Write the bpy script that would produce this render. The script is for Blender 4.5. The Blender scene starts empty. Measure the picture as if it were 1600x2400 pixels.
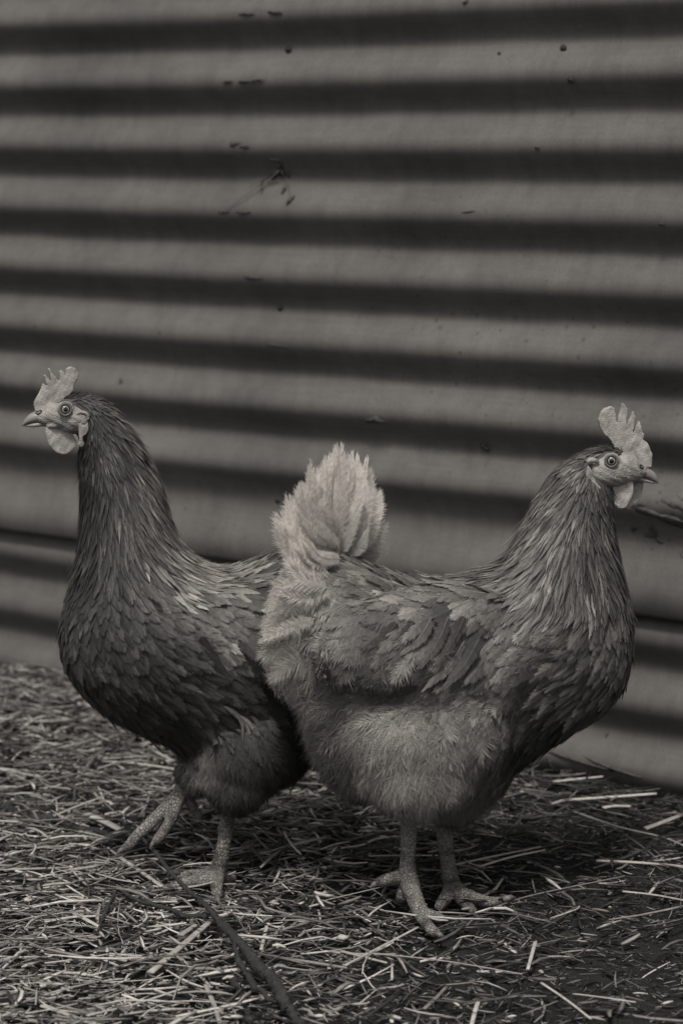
import bpy, bmesh, math, random
import numpy as np
from mathutils import Vector, Matrix
from mathutils.bvhtree import BVHTree

# ------------------------------------------------------------------ camera, sky, sun, exposure
scene = bpy.context.scene
col = scene.collection
FPX = 85.0 / 36.0 * 2400.0            # focal length in photograph pixels (1600 x 2400)
TILT = math.atan(910.0 / FPX)
CAM_H = 0.75
cam_d = bpy.data.cameras.new('camera')
cam = bpy.data.objects.new('camera', cam_d); col.objects.link(cam)
cam.location = (0, 0, CAM_H)
cam.rotation_euler = (math.pi / 2 - TILT, 0, 0)
cam_d.sensor_fit = 'VERTICAL'; cam_d.sensor_height = 36; cam_d.sensor_width = 24; cam_d.lens = 85
cam_d.clip_start = 0.05; cam_d.clip_end = 400
cam_d.dof.use_dof = True; cam_d.dof.focus_distance = 2.26; cam_d.dof.aperture_fstop = 6.7
scene.camera = cam

SUN_EL, SUN_AZ = math.radians(61), math.radians(192)   # azimuth clockwise from +Y (away from the camera)
world = bpy.data.worlds.new('World'); scene.world = world; world.use_nodes = True
wn = world.node_tree; wn.nodes.clear()
sky = wn.nodes.new('ShaderNodeTexSky'); sky.sky_type = 'NISHITA'; sky.sun_disc = False
sky.sun_elevation = SUN_EL; sky.sun_rotation = SUN_AZ; sky.dust_density = 3.0; sky.air_density = 1.0
grey = wn.nodes.new('ShaderNodeHueSaturation'); grey.inputs['Saturation'].default_value = 0.0
bg = wn.nodes.new('ShaderNodeBackground'); bg.inputs['Strength'].default_value = 0.08
wo = wn.nodes.new('ShaderNodeOutputWorld')
wn.links.new(sky.outputs[0], grey.inputs['Color']); wn.links.new(grey.outputs[0], bg.inputs[0]); wn.links.new(bg.outputs[0], wo.inputs[0])
sun_d = bpy.data.lights.new('sun', 'SUN'); sun_d.energy = 2.15; sun_d.angle = math.radians(10); sun_d.color = (1.0, 0.945, 0.87)
sun = bpy.data.objects.new('sun', sun_d); col.objects.link(sun)
sdir = Vector((math.sin(SUN_AZ) * math.cos(SUN_EL), math.cos(SUN_AZ) * math.cos(SUN_EL), math.sin(SUN_EL)))
sun.rotation_euler = sdir.to_track_quat('Z', 'Y').to_euler(); sun.location = (0, 0, 5)
scene.view_settings.view_transform = 'Standard'; scene.view_settings.look = 'None'
scene.view_settings.exposure = 0.3; scene.view_settings.gamma = 1.0; scene.view_settings.use_curve_mapping = False

rng = np.random.default_rng(7)
random.seed(7)

# ------------------------------------------------------------------ measuring helpers
CT, ST = math.cos(TILT), math.sin(TILT)
def ray(px, py):
    a = (px - 800.0) / FPX; b = -(py - 1200.0) / FPX
    return np.array([a, CT + b * ST, -ST + b * CT])
def on_ground(px, py, z=0.0):
    r = ray(px, py); t = (z - CAM_H) / r[2]
    return np.array([0, 0, CAM_H]) + r * t
def to_px(p):
    p = np.asarray(p); d = p - np.array([0, 0, CAM_H])
    x = d[..., 0]; f = d[..., 1] * CT - d[..., 2] * ST; u = d[..., 1] * ST + d[..., 2] * CT
    return np.stack([800 + FPX * x / f, 1200 - FPX * u / f], -1)
class Plane:
    """upright plane standing in the yard, turned by yaw degrees"""
    def __init__(s, x0, y0, yaw):
        a = math.radians(yaw); s.p0 = np.array([x0, y0, 0.0])
        s.e = np.array([math.cos(a), math.sin(a), 0]); s.n = np.array([-math.sin(a), math.cos(a), 0])
    def at(s, px, py, lat=0.0):
        r = ray(px, py); o = np.array([0, 0, CAM_H])
        t = ((s.p0 + s.n * lat - o) @ s.n) / (r @ s.n)
        return o + r * t
MM = 2.36 / FPX                          # metres per photograph pixel at the hens

# ------------------------------------------------------------------ mesh helpers
def np_mesh(name, V, tris=None, quads=None, tone=None, smooth=False):
    me = bpy.data.meshes.new(name)
    V = np.ascontiguousarray(V, dtype=np.float32).reshape(-1, 3)
    nt = 0 if tris is None else len(tris); nq = 0 if quads is None else len(quads)
    loops = []
    if nt: loops.append(np.asarray(tris, np.int32).ravel())
    if nq: loops.append(np.asarray(quads, np.int32).ravel())
    L = np.concatenate(loops)
    me.vertices.add(len(V)); me.vertices.foreach_set('co', V.ravel())
    me.loops.add(len(L)); me.loops.foreach_set('vertex_index', L)
    me.polygons.add(nt + nq)
    st = np.concatenate([np.arange(nt) * 3, nt * 3 + np.arange(nq) * 4]).astype(np.int32)
    me.polygons.foreach_set('loop_start', st)
    me.update(calc_edges=True)
    if tone is not None:
        at = me.attributes.new('tone', 'FLOAT', 'POINT'); at.data.foreach_set('value', np.ascontiguousarray(tone, np.float32).ravel())
    if smooth: me.polygons.foreach_set('use_smooth', np.ones(nt + nq, bool))
    me.validate()
    return me
def link(name, me, mat=None, parent=None):
    o = bpy.data.objects.new(name, me); col.objects.link(o)
    if mat is not None: me.materials.append(mat)
    if parent is not None:
        o.parent = parent; o.matrix_parent_inverse = Matrix.Translation(parent.location).inverted()
    return o
def tag(o, label=None, cat=None, group=None, kind=None):
    if label: o['label'] = label
    if cat: o['category'] = cat
    if group: o['group'] = group
    if kind: o['kind'] = kind
    return o
def empty(name, loc):
    o = bpy.data.objects.new(name, None); col.objects.link(o); o.location = loc; o.empty_display_size = 0.05
    return o
class MB:
    """collects shapes into one mesh"""
    def __init__(s): s.V = []; s.T = []; s.Q = []; s.n = 0
    def add(s, V, tris=None, quads=None):
        V = np.asarray(V, float).reshape(-1, 3)
        if tris is not None and len(tris): s.T.append(np.asarray(tris) + s.n)
        if quads is not None and len(quads): s.Q.append(np.asarray(quads) + s.n)
        s.V.append(V); s.n += len(V); return s
    def mesh(s, name, smooth=True):
        return np_mesh(name, np.concatenate(s.V), np.concatenate(s.T) if s.T else None, np.concatenate(s.Q) if s.Q else None, smooth=smooth)
def catmull(P, n):
    P = np.asarray(P, float); m = len(P)
    if m == 2: 
        t = np.linspace(0, 1, n)[:, None]; return P[0] * (1 - t) + P[1] * t
    Q = np.vstack([2 * P[0] - P[1], P, 2 * P[-1] - P[-2]])
    out = []
    for s in np.linspace(0, m - 1 - 1e-9, n):
        i = int(s); t = s - i; a, b, c, d = Q[i], Q[i + 1], Q[i + 2], Q[i + 3]
        out.append(0.5 * ((2 * b) + (c - a) * t + (2 * a - 5 * b + 4 * c - d) * t * t + (3 * b - a - 3 * c + d) * t ** 3))
    return np.array(out)
def ring_loft(rings):
    """rings: (R, S, 3) closed loft with end caps"""
    R, S, _ = rings.shape
    V = rings.reshape(-1, 3); Q = []
    for i in range(R - 1):
        for j in range(S):
            k = (j + 1) % S
            Q.append((i * S + j, i * S + k, (i + 1) * S + k, (i + 1) * S + j))
    V = np.vstack([V, rings[0].mean(0), rings[-1].mean(0)]); c0, c1 = R * S, R * S + 1
    T = [(c0, (j + 1) % S, j) for j in range(S)] + [(c1, (R - 1) * S + j, (R - 1) * S + (j + 1) % S) for j in range(S)]
    return V, T, Q
def tube(P, rad, n=24, S=12, flat=1.0, bump=None):
    P = np.asarray(P, float); rad = np.asarray(rad, float).reshape(-1, 1)
    C = catmull(np.hstack([P, np.repeat(rad, 1, 1)]), n)
    c = C[:, :3]; r = np.maximum(C[:, 3], 1e-5)
    T = np.gradient(c, axis=0); T /= np.linalg.norm(T, axis=1, keepdims=True) + 1e-12
    up = np.array([0, 0, 1.0]) if abs(T[:, 2]).mean() < 0.75 else np.array([0, 1.0, 0])
    A = np.cross(T, up); A /= np.linalg.norm(A, axis=1, keepdims=True) + 1e-12
    B = np.cross(A, T)
    ph = np.linspace(0, 2 * math.pi, S, endpoint=False)
    if bump is not None: r = r * bump(np.linspace(0, 1, n))
    rings = c[:, None] + r[:, None, None] * (np.cos(ph)[None, :, None] * A[:, None] + flat * np.sin(ph)[None, :, None] * B[:, None])
    return ring_loft(rings)
def ellipsoid(c, ax, n=20, S=24):
    """ax: 3x3 rows are semi axes"""
    th = np.linspace(0.06, math.pi - 0.06, n); ph = np.linspace(0, 2 * math.pi, S, endpoint=False)
    rings = c + np.cos(th)[:, None, None] * ax[0] + np.sin(th)[:, None, None] * (np.cos(ph)[None, :, None] * ax[1] + np.sin(ph)[None, :, None] * ax[2])
    return ring_loft(rings)
def remesh(mb, voxel, smooth=4, fac=0.5):
    """one continuous skin around overlapping shapes"""
    me = mb.mesh('tmp'); o = bpy.data.objects.new('tmp', me); col.objects.link(o)
    m = o.modifiers.new('r', 'REMESH'); m.mode = 'VOXEL'; m.voxel_size = voxel; m.use_smooth_shade = True
    if smooth:
        s = o.modifiers.new('s', 'SMOOTH'); s.iterations = smooth; s.factor = fac
    dg = bpy.context.evaluated_depsgraph_get(); dg.update()
    out = bpy.data.meshes.new_from_object(o.evaluated_get(dg))
    bpy.data.objects.remove(o); bpy.data.meshes.remove(me)
    out.polygons.foreach_set('use_smooth', np.ones(len(out.polygons), bool))
    return out
def plate(plane, poly, lat, thick, fn=None, bulge=None):
    """a slab with the outline poly (photo px) standing in the plane"""
    pts = [plane.at(x, y, lat) for x, y in poly]
    n = len(pts); P = np.array(pts)
    V = np.vstack([P - plane.n * thick / 2, P + plane.n * thick / 2])
    bm = bmesh.new()
    vs = [bm.verts.new(v) for v in V]
    f0 = bm.faces.new(vs[:n]); f1 = bm.faces.new(vs[n:][::-1])
    for i in range(n):
        j = (i + 1) % n; bm.faces.new((vs[j], vs[i], vs[n + i], vs[n + j]))
    bmesh.ops.triangulate(bm, faces=[f0, f1]); bmesh.ops.recalc_face_normals(bm, faces=bm.faces)
    bm.verts.index_update()
    VV = np.array([v.co for v in bm.verts]); TT = [[v.index for v in f.verts] for f in bm.faces if len(f.verts) == 3]
    QQ = [[v.index for v in f.verts] for f in bm.faces if len(f.verts) == 4]
    bm.free()
    return VV, TT, QQ
def smooth_poly(poly, n=4):
    P = np.asarray(poly, float); Q = np.vstack([P[-1:], P, P[:2]]); out = []
    for i in range(1, len(P) + 1):
        a, b, c, d = Q[i - 1], Q[i], Q[i + 1], Q[i + 2]
        for k in range(n):
            t = k / n
            out.append(0.5 * ((2 * b) + (c - a) * t + (2 * a - 5 * b + 4 * c - d) * t * t + (3 * b - a - 3 * c + d) * t ** 3))
    return [tuple(p) for p in out]

# ------------------------------------------------------------------ materials
def new_mat(name):
    m = bpy.data.materials.new(name); m.use_nodes = True
    nt = m.node_tree; b = nt.nodes['Principled BSDF']
    return m, nt, b
def node(nt, typ, **kw):
    n = nt.nodes.new(typ)
    for k, v in kw.items():
        if k in n.inputs: n.inputs[k].default_value = v
        else: setattr(n, k, v)
    return n
def ramp(nt, src, stops):
    r = nt.nodes.new('ShaderNodeValToRGB'); nt.links.new(src, r.inputs[0])
    el = r.color_ramp.elements
    while len(el) > 1: el.remove(el[0])
    el[0].position = stops[0][0]; el[0].color = (*stops[0][1], 1)
    for p, c in stops[1:]:
        e = el.new(p); e.color = (*c, 1)
    return r
def g(v, w=0.10):
    """a grey of the monochrome print: a touch cool when dark, warm when pale"""
    k = min(1.0, v / 0.12)
    return (v * (1 + (w * (k - 0.45))), v, v * (1 + w * (0.40 - k)))
def mul(nt, a, b, fac=1.0):
    m = nt.nodes.new('ShaderNodeMix'); m.data_type = 'RGBA'; m.blend_type = 'MULTIPLY'; m.inputs[0].default_value = fac
    nt.links.new(a, m.inputs[6]); nt.links.new(b, m.inputs[7]); return m.outputs[2]
def mixc(nt, f, a, b):
    m = nt.nodes.new('ShaderNodeMix'); m.data_type = 'RGBA'
    nt.links.new(f, m.inputs[0]); nt.links.new(a, m.inputs[6])
    if isinstance(b, tuple): m.inputs[7].default_value = (*b, 1)
    else: nt.links.new(b, m.inputs[7])
    return m.outputs[2]
def bump(nt, b, h, strength=0.4, dist=0.001):
    n = nt.nodes.new('ShaderNodeBump'); n.inputs['Strength'].default_value = strength; n.inputs['Distance'].default_value = dist
    nt.links.new(h, n.inputs['Height']); nt.links.new(n.outputs[0], b.inputs['Normal'])
def coords(nt, sc=(1, 1, 1)):
    tc = nt.nodes.new('ShaderNodeTexCoord'); mp = nt.nodes.new('ShaderNodeMapping'); mp.inputs['Scale'].default_value = sc
    nt.links.new(tc.outputs['Object'], mp.inputs[0]); return mp.outputs[0]
def noise(nt, vec, scale, detail=4, rough=0.55):
    n = nt.nodes.new('ShaderNodeTexNoise'); n.inputs['Scale'].default_value = scale; n.inputs['Detail'].default_value = detail; n.inputs['Roughness'].default_value = rough
    nt.links.new(vec, n.inputs['Vector']); return n.outputs['Fac']
def tone_mat(name, rough=0.6, spec=0.3, transl=0.0, grain=60):
    """colour comes from the thing's own 'tone' attribute"""
    m, nt, b = new_mat(name)
    a = node(nt, 'ShaderNodeAttribute', attribute_name='tone')
    r = ramp(nt, a.outputs['Fac'], [(0, g(0.008)), (0.1, g(0.1)), (0.25, g(0.25)), (0.6, g(0.6)), (1, g(1.0))])
    n = noise(nt, coords(nt), grain, 3)
    nr = ramp(nt, n, [(0.3, (0.78,) * 3), (0.7, (1.15,) * 3)])
    c = mul(nt, r.outputs[0], nr.outputs[0])
    nt.links.new(c, b.inputs['Base Color'])
    b.inputs['Roughness'].default_value = rough; b.inputs['Specular IOR Level'].default_value = spec
    if transl:
        t = nt.nodes.new('ShaderNodeBsdfTranslucent'); nt.links.new(c, t.inputs[0])
        mx = nt.nodes.new('ShaderNodeMixShader'); mx.inputs[0].default_value = transl
        out = nt.nodes['Material Output']
        nt.links.new(b.outputs[0], mx.inputs[1]); nt.links.new(t.outputs[0], mx.inputs[2]); nt.links.new(mx.outputs[0], out.inputs[0])
    return m
M_FEATHER = tone_mat('feather', 0.55, 0.35, 0.15, 300)
M_TAIL = tone_mat('tail_feather', 0.6, 0.3, 0.4, 300)
M_STRAW = tone_mat('straw', 0.55, 0.3, 0.0, 220)
def plain(name, v, rough=0.6, spec=0.4, nscale=0, namp=0.2, bstr=0.0, bscale=400, bdist=0.0006):
    m, nt, b = new_mat(name)
    b.inputs['Base Color'].default_value = (*g(v), 1); b.inputs['Roughness'].default_value = rough; b.inputs['Specular IOR Level'].default_value = spec
    vec = coords(nt)
    if nscale:
        n = noise(nt, vec, nscale, 4)
        r = ramp(nt, n, [(0.3, g(v * (1 - namp))), (0.7, g(min(1, v * (1 + namp))))])
        nt.links.new(r.outputs[0], b.inputs['Base Color'])
    if bstr: bump(nt, b, noise(nt, vec, bscale, 3), bstr, bdist)
    return m
M_BODY = plain('under_down', 0.09, 0.9, 0.05)
def skin_mat(name, v, cell, bstr, sub=0.0):
    m, nt, b = new_mat(name); vec = coords(nt)
    vo = nt.nodes.new('ShaderNodeTexVoronoi'); vo.inputs['Scale'].default_value = cell; nt.links.new(vec, vo.inputs['Vector'])
    n = noise(nt, vec, 120, 4)
    r = ramp(nt, n, [(0.28, g(v * 0.6)), (0.7, g(v * 1.15))])
    nt.links.new(r.outputs[0], b.inputs['Base Color'])
    b.inputs['Roughness'].default_value = 0.5; b.inputs['Specular IOR Level'].default_value = 0.35
    bump(nt, b, vo.outputs['Distance'], bstr, 0.0008)
    return m
M_COMB = skin_mat('comb_skin', 0.38, 900, 0.55)
M_FACE = skin_mat('face_skin', 0.30, 700, 0.8)
M_LOBE = skin_mat('earlobe_skin', 0.33, 800, 0.4)
M_BEAK = plain('beak_horn', 0.22, 0.35, 0.5, 90, 0.35, 0.15, 300)
M_DARK = plain('dark_hollow', 0.012, 0.6, 0.2)
M_EYE_RING = plain('eyelid_skin', 0.12, 0.5, 0.3, 300, 0.3, 0.4, 900)
M_IRIS = plain('iris', 0.24, 0.12, 0.6, 500, 0.25)
M_PUPIL = plain('pupil', 0.006, 0.05, 0.7)
M_CLAW = plain('claw_horn', 0.13, 0.4, 0.4, 200, 0.3)
def leg_mat():
    m, nt, b = new_mat('leg_scales'); vec = coords(nt)
    vo = nt.nodes.new('ShaderNodeTexVoronoi'); vo.feature = 'DISTANCE_TO_EDGE'; vo.inputs['Scale'].default_value = 310; nt.links.new(vec, vo.inputs['Vector'])
    n = noise(nt, vec, 45, 5); n2 = noise(nt, vec, 260, 4)
    base = ramp(nt, n2, [(0.3, g(0.14)), (0.7, g(0.27))])
    crack = ramp(nt, vo.outputs['Distance'], [(0.0, (0.52,) * 3), (0.10, (1,) * 3)])
    c = mul(nt, base.outputs[0], crack.outputs[0])
    mud = ramp(nt, n, [(0.52, (0,) * 3), (0.64, (0.85,) * 3)])
    c = mixc(nt, mud.outputs[0], c, g(0.05))
    nt.links.new(c, b.inputs['Base Color']); b.inputs['Roughness'].default_value = 0.55; b.inputs['Specular IOR Level'].default_value = 0.4
    h = ramp(nt, vo.outputs['Distance'], [(0, (0,) * 3), (0.14, (1,) * 3)])
    bump(nt, b, h.outputs[0], 0.9, 0.0012)
    return m
M_LEG = leg_mat()
def wall_mat():
    m, nt, b = new_mat('weathered_sheet_metal')
    v1 = coords(nt); vs = coords(nt, (1, 1, 0.12)); vh = coords(nt, (0.05, 0.05, 1))
    blot = noise(nt, v1, 5, 5, 0.6); drip = noise(nt, vs, 55, 4, 0.6); scr = noise(nt, vh, 260, 3, 0.6); fine = noise(nt, v1, 420, 2)
    base = ramp(nt, blot, [(0.22, g(0.078)), (0.5, g(0.112)), (0.78, g(0.142))])
    d = ramp(nt, drip, [(0.25, (0.82,) * 3), (0.6, (1.03,) * 3)])
    s = ramp(nt, scr, [(0.3, (0.93,) * 3), (0.7, (1.05,) * 3)])
    f = ramp(nt, fine, [(0.3, (0.88,) * 3), (0.7, (1.10,) * 3)])
    c = mul(nt, mul(nt, mul(nt, base.outputs[0], d.outputs[0]), s.outputs[0]), f.outputs[0])
    # specks of splashed dirt, thick in patches
    vo = nt.nodes.new('ShaderNodeTexVoronoi'); vo.inputs['Scale'].default_value = 62; vo.inputs['Randomness'].default_value = 1; nt.links.new(v1, vo.inputs['Vector'])
    patch = noise(nt, v1, 3.3, 3)
    th = nt.nodes.new('ShaderNodeMath'); th.operation = 'MULTIPLY_ADD'; th.inputs[1].default_value = 0.62; th.inputs[2].default_value = -0.235
    nt.links.new(patch, th.inputs[0])
    lt = nt.nodes.new('ShaderNodeMath'); lt.operation = 'SUBTRACT'; nt.links.new(th.outputs[0], lt.inputs[0]); nt.links.new(vo.outputs['Distance'], lt.inputs[1])
    sp = ramp(nt, lt.outputs[0], [(0.0, (0,) * 3), (0.10, (0.8,) * 3)])
    c = mixc(nt, sp.outputs[0], c, g(0.06))
    nt.links.new(c, b.inputs['Base Color']); b.inputs['Roughness'].default_value = 0.62; b.inputs['Specular IOR Level'].default_value = 0.3
    bump(nt, b, blot, 0.1, 0.002)
    return m
M_WALL = wall_mat()
M_SCREW = plain('rusty_screw', 0.03, 0.7, 0.3, 300, 0.4, 0.5, 800)
M_DIRT = plain('dried_mud', 0.07, 0.95, 0.1, 150, 0.5, 0.8, 500)
def soil_mat():
    m, nt, b = new_mat('soil'); v = coords(nt)
    a = noise(nt, v, 30, 6, 0.65); f = noise(nt, v, 500, 4, 0.7)
    r = ramp(nt, a, [(0.3, g(0.012)), (0.7, g(0.032))]); r2 = ramp(nt, f, [(0.35, (0.6,) * 3), (0.72, (1.8,) * 3)])
    nt.links.new(mul(nt, r.outputs[0], r2.outputs[0]), b.inputs['Base Color'])
    b.inputs['Roughness'].default_value = 0.9; b.inputs['Specular IOR Level'].default_value = 0.15
    bump(nt, b, f, 0.8, 0.003)
    return m
M_SOIL = soil_mat()
def bark_mat():
    m, nt, b = new_mat('bark'); v = coords(nt)
    n = noise(nt, v, 180, 5, 0.7)
    r = ramp(nt, n, [(0.3, g(0.012)), (0.55, g(0.028)), (0.78, g(0.075))])
    nt.links.new(r.outputs[0], b.inputs['Base Color']); b.inputs['Roughness'].default_value = 0.85
    bump(nt, b, n, 0.9, 0.002); return m
M_BARK = bark_mat()
M_STONE = plain('pale_stone', 0.42, 0.8, 0.2, 200, 0.15, 0.5, 500)

# ------------------------------------------------------------------ the ground
def ground_h(x, y):
    x = np.asarray(x, float); y = np.asarray(y, float)
    h = 0.006 * np.sin(x * 9 + 1.3) * np.cos(y * 7 + .4) + 0.004 * np.sin(x * 23 + y * 17) + 0.0025 * np.sin(x * 61 - y * 43 + 2) + 0.0015 * np.sin(x * 140 + 3 * np.sin(y * 90))
    # litter heaped towards the wall on the left
    h = h + 0.006 * np.clip((-x - 0.12) / 0.35, 0, 1) * np.clip((y - 2.5) / 0.5, 0, 1)
    return h
gx = np.linspace(-0.95, 0.95, 270); gy = np.linspace(1.7, 3.75, 280)
GX, GY = np.meshgrid(gx, gy, indexing='ij')
GZ = ground_h(GX, GY) + rng.normal(0, 0.0011, GX.shape)
edge = np.minimum.reduce([GX + 0.95, 0.95 - GX, GY - 1.7, 3.75 - GY]); GZ = np.where(edge < 0.05, GZ - (0.05 - edge) * 1.0, GZ)
idx = np.arange(GX.size).reshape(GX.shape)
q = np.stack([idx[:-1, :-1], idx[1:, :-1], idx[1:, 1:], idx[:-1, 1:]], -1).reshape(-1, 4)
o = link('ground', np_mesh('ground', np.stack([GX, GY, GZ], -1), quads=q, smooth=True), M_SOIL); tag(o, kind='structure')
s = 60.0
o = link('yard_ground', np_mesh('yard_ground', [(-s, -s, -.028), (s, -s, -.028), (s, s, -.028), (-s, s, -.028)], quads=[(0, 1, 2, 3)]), M_SOIL); tag(o, kind='structure')

# ------------------------------------------------------------------ the corrugated wall
WR = on_ground(1600, 1882, 0.0); WL = on_ground(0, 1585, 0.0)
wdir = (WR - WL); wdir /= np.linalg.norm(wdir); wnor = np.array([wdir[1], -wdir[0], 0])   # towards the camera
if wnor[1] > 0: wnor = -wnor
def on_wall(px, py, out=0.0):
    r = ray(px, py); o_ = np.array([0, 0, CAM_H]); t = ((WL + wnor * out - o_) @ wnor) / (r @ wnor); return o_ + r * t
PITCH = (on_wall(1600, 393)[2] - on_wall(1600, 1072)[2]) / 4.0
Z0 = on_wall(1600, 561)[2]
ZLAP = 0.5 * (on_wall(1600, 1452)[2] + on_wall(0, 1240)[2])
AMP = 0.0096
def upper_out(z):
    # waves, the last one drawn out to the lap
    zc = Z0 - 4 * PITCH
    zz = np.where(z < zc, zc - (zc - z) * (PITCH / max(zc - ZLAP, 1e-4)) * 0.93, z)
    return AMP * np.sin(2 * math.pi * (zz - Z0) / PITCH)
Z1 = ZLAP - 0.60 * PITCH
def lower_out(z): return AMP * 0.85 * np.sin(2 * math.pi * (z - Z1) / PITCH) - 0.012
def sheet(fn, z0, z1, step=0.0038, x0=-1.2, x1=2.0, thick=0.0009, wav=1.0):
    nz = int((z1 - z0) / step); zs = np.linspace(z0, z1, nz); us = np.linspace(x0, x1, 96)
    U, Z = np.meshgrid(us, zs, indexing='ij')
    sag = 0.0016 * np.sin(U * 5.1 + 1) * wav + 0.001 * np.sin(U * 13 + Z * 6) * wav
    out = fn(Z + 0.0022 * np.sin(U * 3.7 + .5)) + sag + 0.0006 * np.sin(U * 40 + Z * 31) * np.sin(U * 17)
    P = WL[None, None] + U[..., None] * wdir + out[..., None] * wnor; P[..., 2] = Z
    Pb = P - wnor * thick
    n = P.shape[0] * P.shape[1]; ix = np.arange(n).reshape(P.shape[:2])
    q = np.stack([ix[:-1, :-1], ix[1:, :-1], ix[1:, 1:], ix[:-1, 1:]], -1).reshape(-1, 4)
    e0 = ix[:, 0]; e1 = ix[:, -1]
    rim = np.vstack([np.stack([e0[1:], e0[:-1], e0[:-1] + n, e0[1:] + n], -1), np.stack([e1[:-1], e1[1:], e1[1:] + n, e1[:-1] + n], -1)])
    return np_mesh('sheet', np.concatenate([P.reshape(-1, 3), Pb.reshape(-1, 3)]), quads=np.vstack([q, q[:, ::-1] + n, rim]), smooth=True)
wall = empty('corrugated_wall', tuple(WL))
tag(wall, 'weathered grey corrugated metal wall running behind both hens', 'wall')
link('upper_sheet', sheet(upper_out, ZLAP, 2.05), M_WALL, wall)
link('lower_sheet', sheet(lower_out, -0.03, ZLAP + 0.05), M_WALL, wall)
def wall_u(px, py):
    p = on_wall(px, py); return (p - WL) @ wdir, p[2]
def wall_pt(u, z, lift=0.0):
    out = float(upper_out(np.array(z)) if z > ZLAP else lower_out(np.array(z)))
    p = WL + u * wdir + (out + lift) * wnor; p[2] = z; return p
def dome(r, h, n=5, S=10):
    rings = []
    for i in range(n):
        a = i / (n - 1) * math.pi / 2 * 0.95
        rings.append([(r * math.cos(a) * math.cos(t), r * math.cos(a) * math.sin(t), h * math.sin(a)) for t in np.linspace(0, 2 * math.pi, S, endpoint=False)])
    return ring_loft(np.array(rings))
nrm_m = Matrix((tuple(wdir), (0, 0, 1), tuple(wnor))).transposed()
for px, py, r in [(665, 115, 6.5), (652, 402, 7), (645, 722, 5.5), (640, 1175, 6), (1312, 113, 5.5), (1345, 187, 5), (1165, 126, 3)]:
    u, z = wall_u(px, py); r *= 0.00048
    V, T, Q = dome(r, r * 0.8); V2, T2, Q2 = dome(r * 1.7, r * 0.3)
    mb = MB().add(V, T, Q).add(V2, T2, Q2)
    me = mb.mesh('screw'); R = np.array(nrm_m); P = np.array([v.co for v in me.vertices]) @ R.T + wall_pt(u, z, 0.0003)
    me.vertices.foreach_set('co', P.astype(np.float32).ravel())
    link('screw', me, M_SCREW, wall)

def smear(px, py, lx, ly, ang, thick, name='mud_spot', seed=0):
    """a crust of dried mud that follows the waves of the sheet (sizes in photo px)"""
    r_ = np.random.default_rng(seed + int(px * 7 + py)); u0, z0 = wall_u(px, py); k = 0.00048; a = math.radians(ang)
    S, R = 18, 5; ph = np.linspace(0, 2 * math.pi, S, endpoint=False)
    wob = 1 + 0.28 * np.sin(ph * 2 + r_.uniform(0, 6)) + 0.2 * np.sin(ph * 3 + r_.uniform(0, 6)) + 0.16 * np.sin(ph * 5 + r_.uniform(0, 6)) + r_.normal(0, .1, S)
    rings = []
    for i in range(R):
        f = 1 - i / R; ring = []
        for j in range(S):
            x = math.cos(ph[j]) * wob[j] * lx * f; y = math.sin(ph[j]) * wob[j] * ly * f
            uu = (x * math.cos(a) + y * math.sin(a)) * k / 0.8; zz = (-x * math.sin(a) + y * math.cos(a)) * k
            ring.append(wall_pt(u0 + uu, z0 + zz, -0.0006 + (0.0012 + thick) * (1 - f ** 2.2) + (r_.normal(0, .00012) if i else 0)))
        rings.append(ring)
    link(name, MB().add(*ring_loft(np.array(rings))).mesh(name), M_DIRT, wall)
for i, (px, py, lx, ly, an, th) in enumerate([
    (1560, 1212, 62, 13, 14, .0012), (1520, 1252, 20, 16, 40, .001), (1585, 1180, 40, 8, 18, .0008), (1535, 1272, 12, 8, 30, .0008), (1600, 1165, 50, 7, 22, .0006), (1500, 1180, 22, 9, 10, .0005), (1590, 1310, 26, 6, 40, .0006), (1480, 1240, 10, 9, 0, .0006),
    (648, 396, 11, 14, 10, .0012), (634, 412, 4, 12, 30, .0008), (664, 405, 5, 9, -20, .0008), (645, 376, 18, 5, 8, .0006), (660, 445, 5, 7, 0, .001), (684, 468, 5, 12, 12, .001), (606, 436, 3, 16, -18, .0006),
    (545, 192, 14, 3, 0, .001), (585, 191, 16, 4, 4, .001), (615, 188, 14, 3, -4, .0008), (590, 33, 16, 5, 0, .001), (655, 30, 18, 4, 0, .0008), (560, 338, 16, 6, -8, .001), (585, 343, 12, 5, 0, .0008), (535, 497, 18, 4, 0, .0008), (580, 498, 16, 4, 0, .0007),
    (600, 650, 30, 4, 3, .0006), (95, 763, 10, 4, 0, .0008), (387, 779, 7, 6, 0, .0008), (290, 893, 6, 7, 0, .0008), (650, 808, 26, 4, 4, .0006), (885, 984, 20, 9, 4, .0014), (1125, 1050, 10, 8, 0, .001), (1268, 345, 4, 4, 0, .001), (1100, 5, 5, 5, 0, .001), (590, 803, 12, 5, 4, .0008),
    (1110, 495, 14, 3, -5, .0006), (1560, 525, 5, 4, 0, .0008), (1365, 1790, 60, 5, 8, .0016), (1440, 1806, 50, 4, 10, .0014), (1282, 1790, 5, 22, -8, .001), (1400, 1730, 5, 6, 0, .0006), (1530, 1640, 5, 5, 0, .0006), (1500, 1620, 4, 5, 0, .0006), (1565, 1783, 6, 6, 0, .0006)]):
    smear(px, py, lx, ly, an, th, seed=i)
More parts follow.
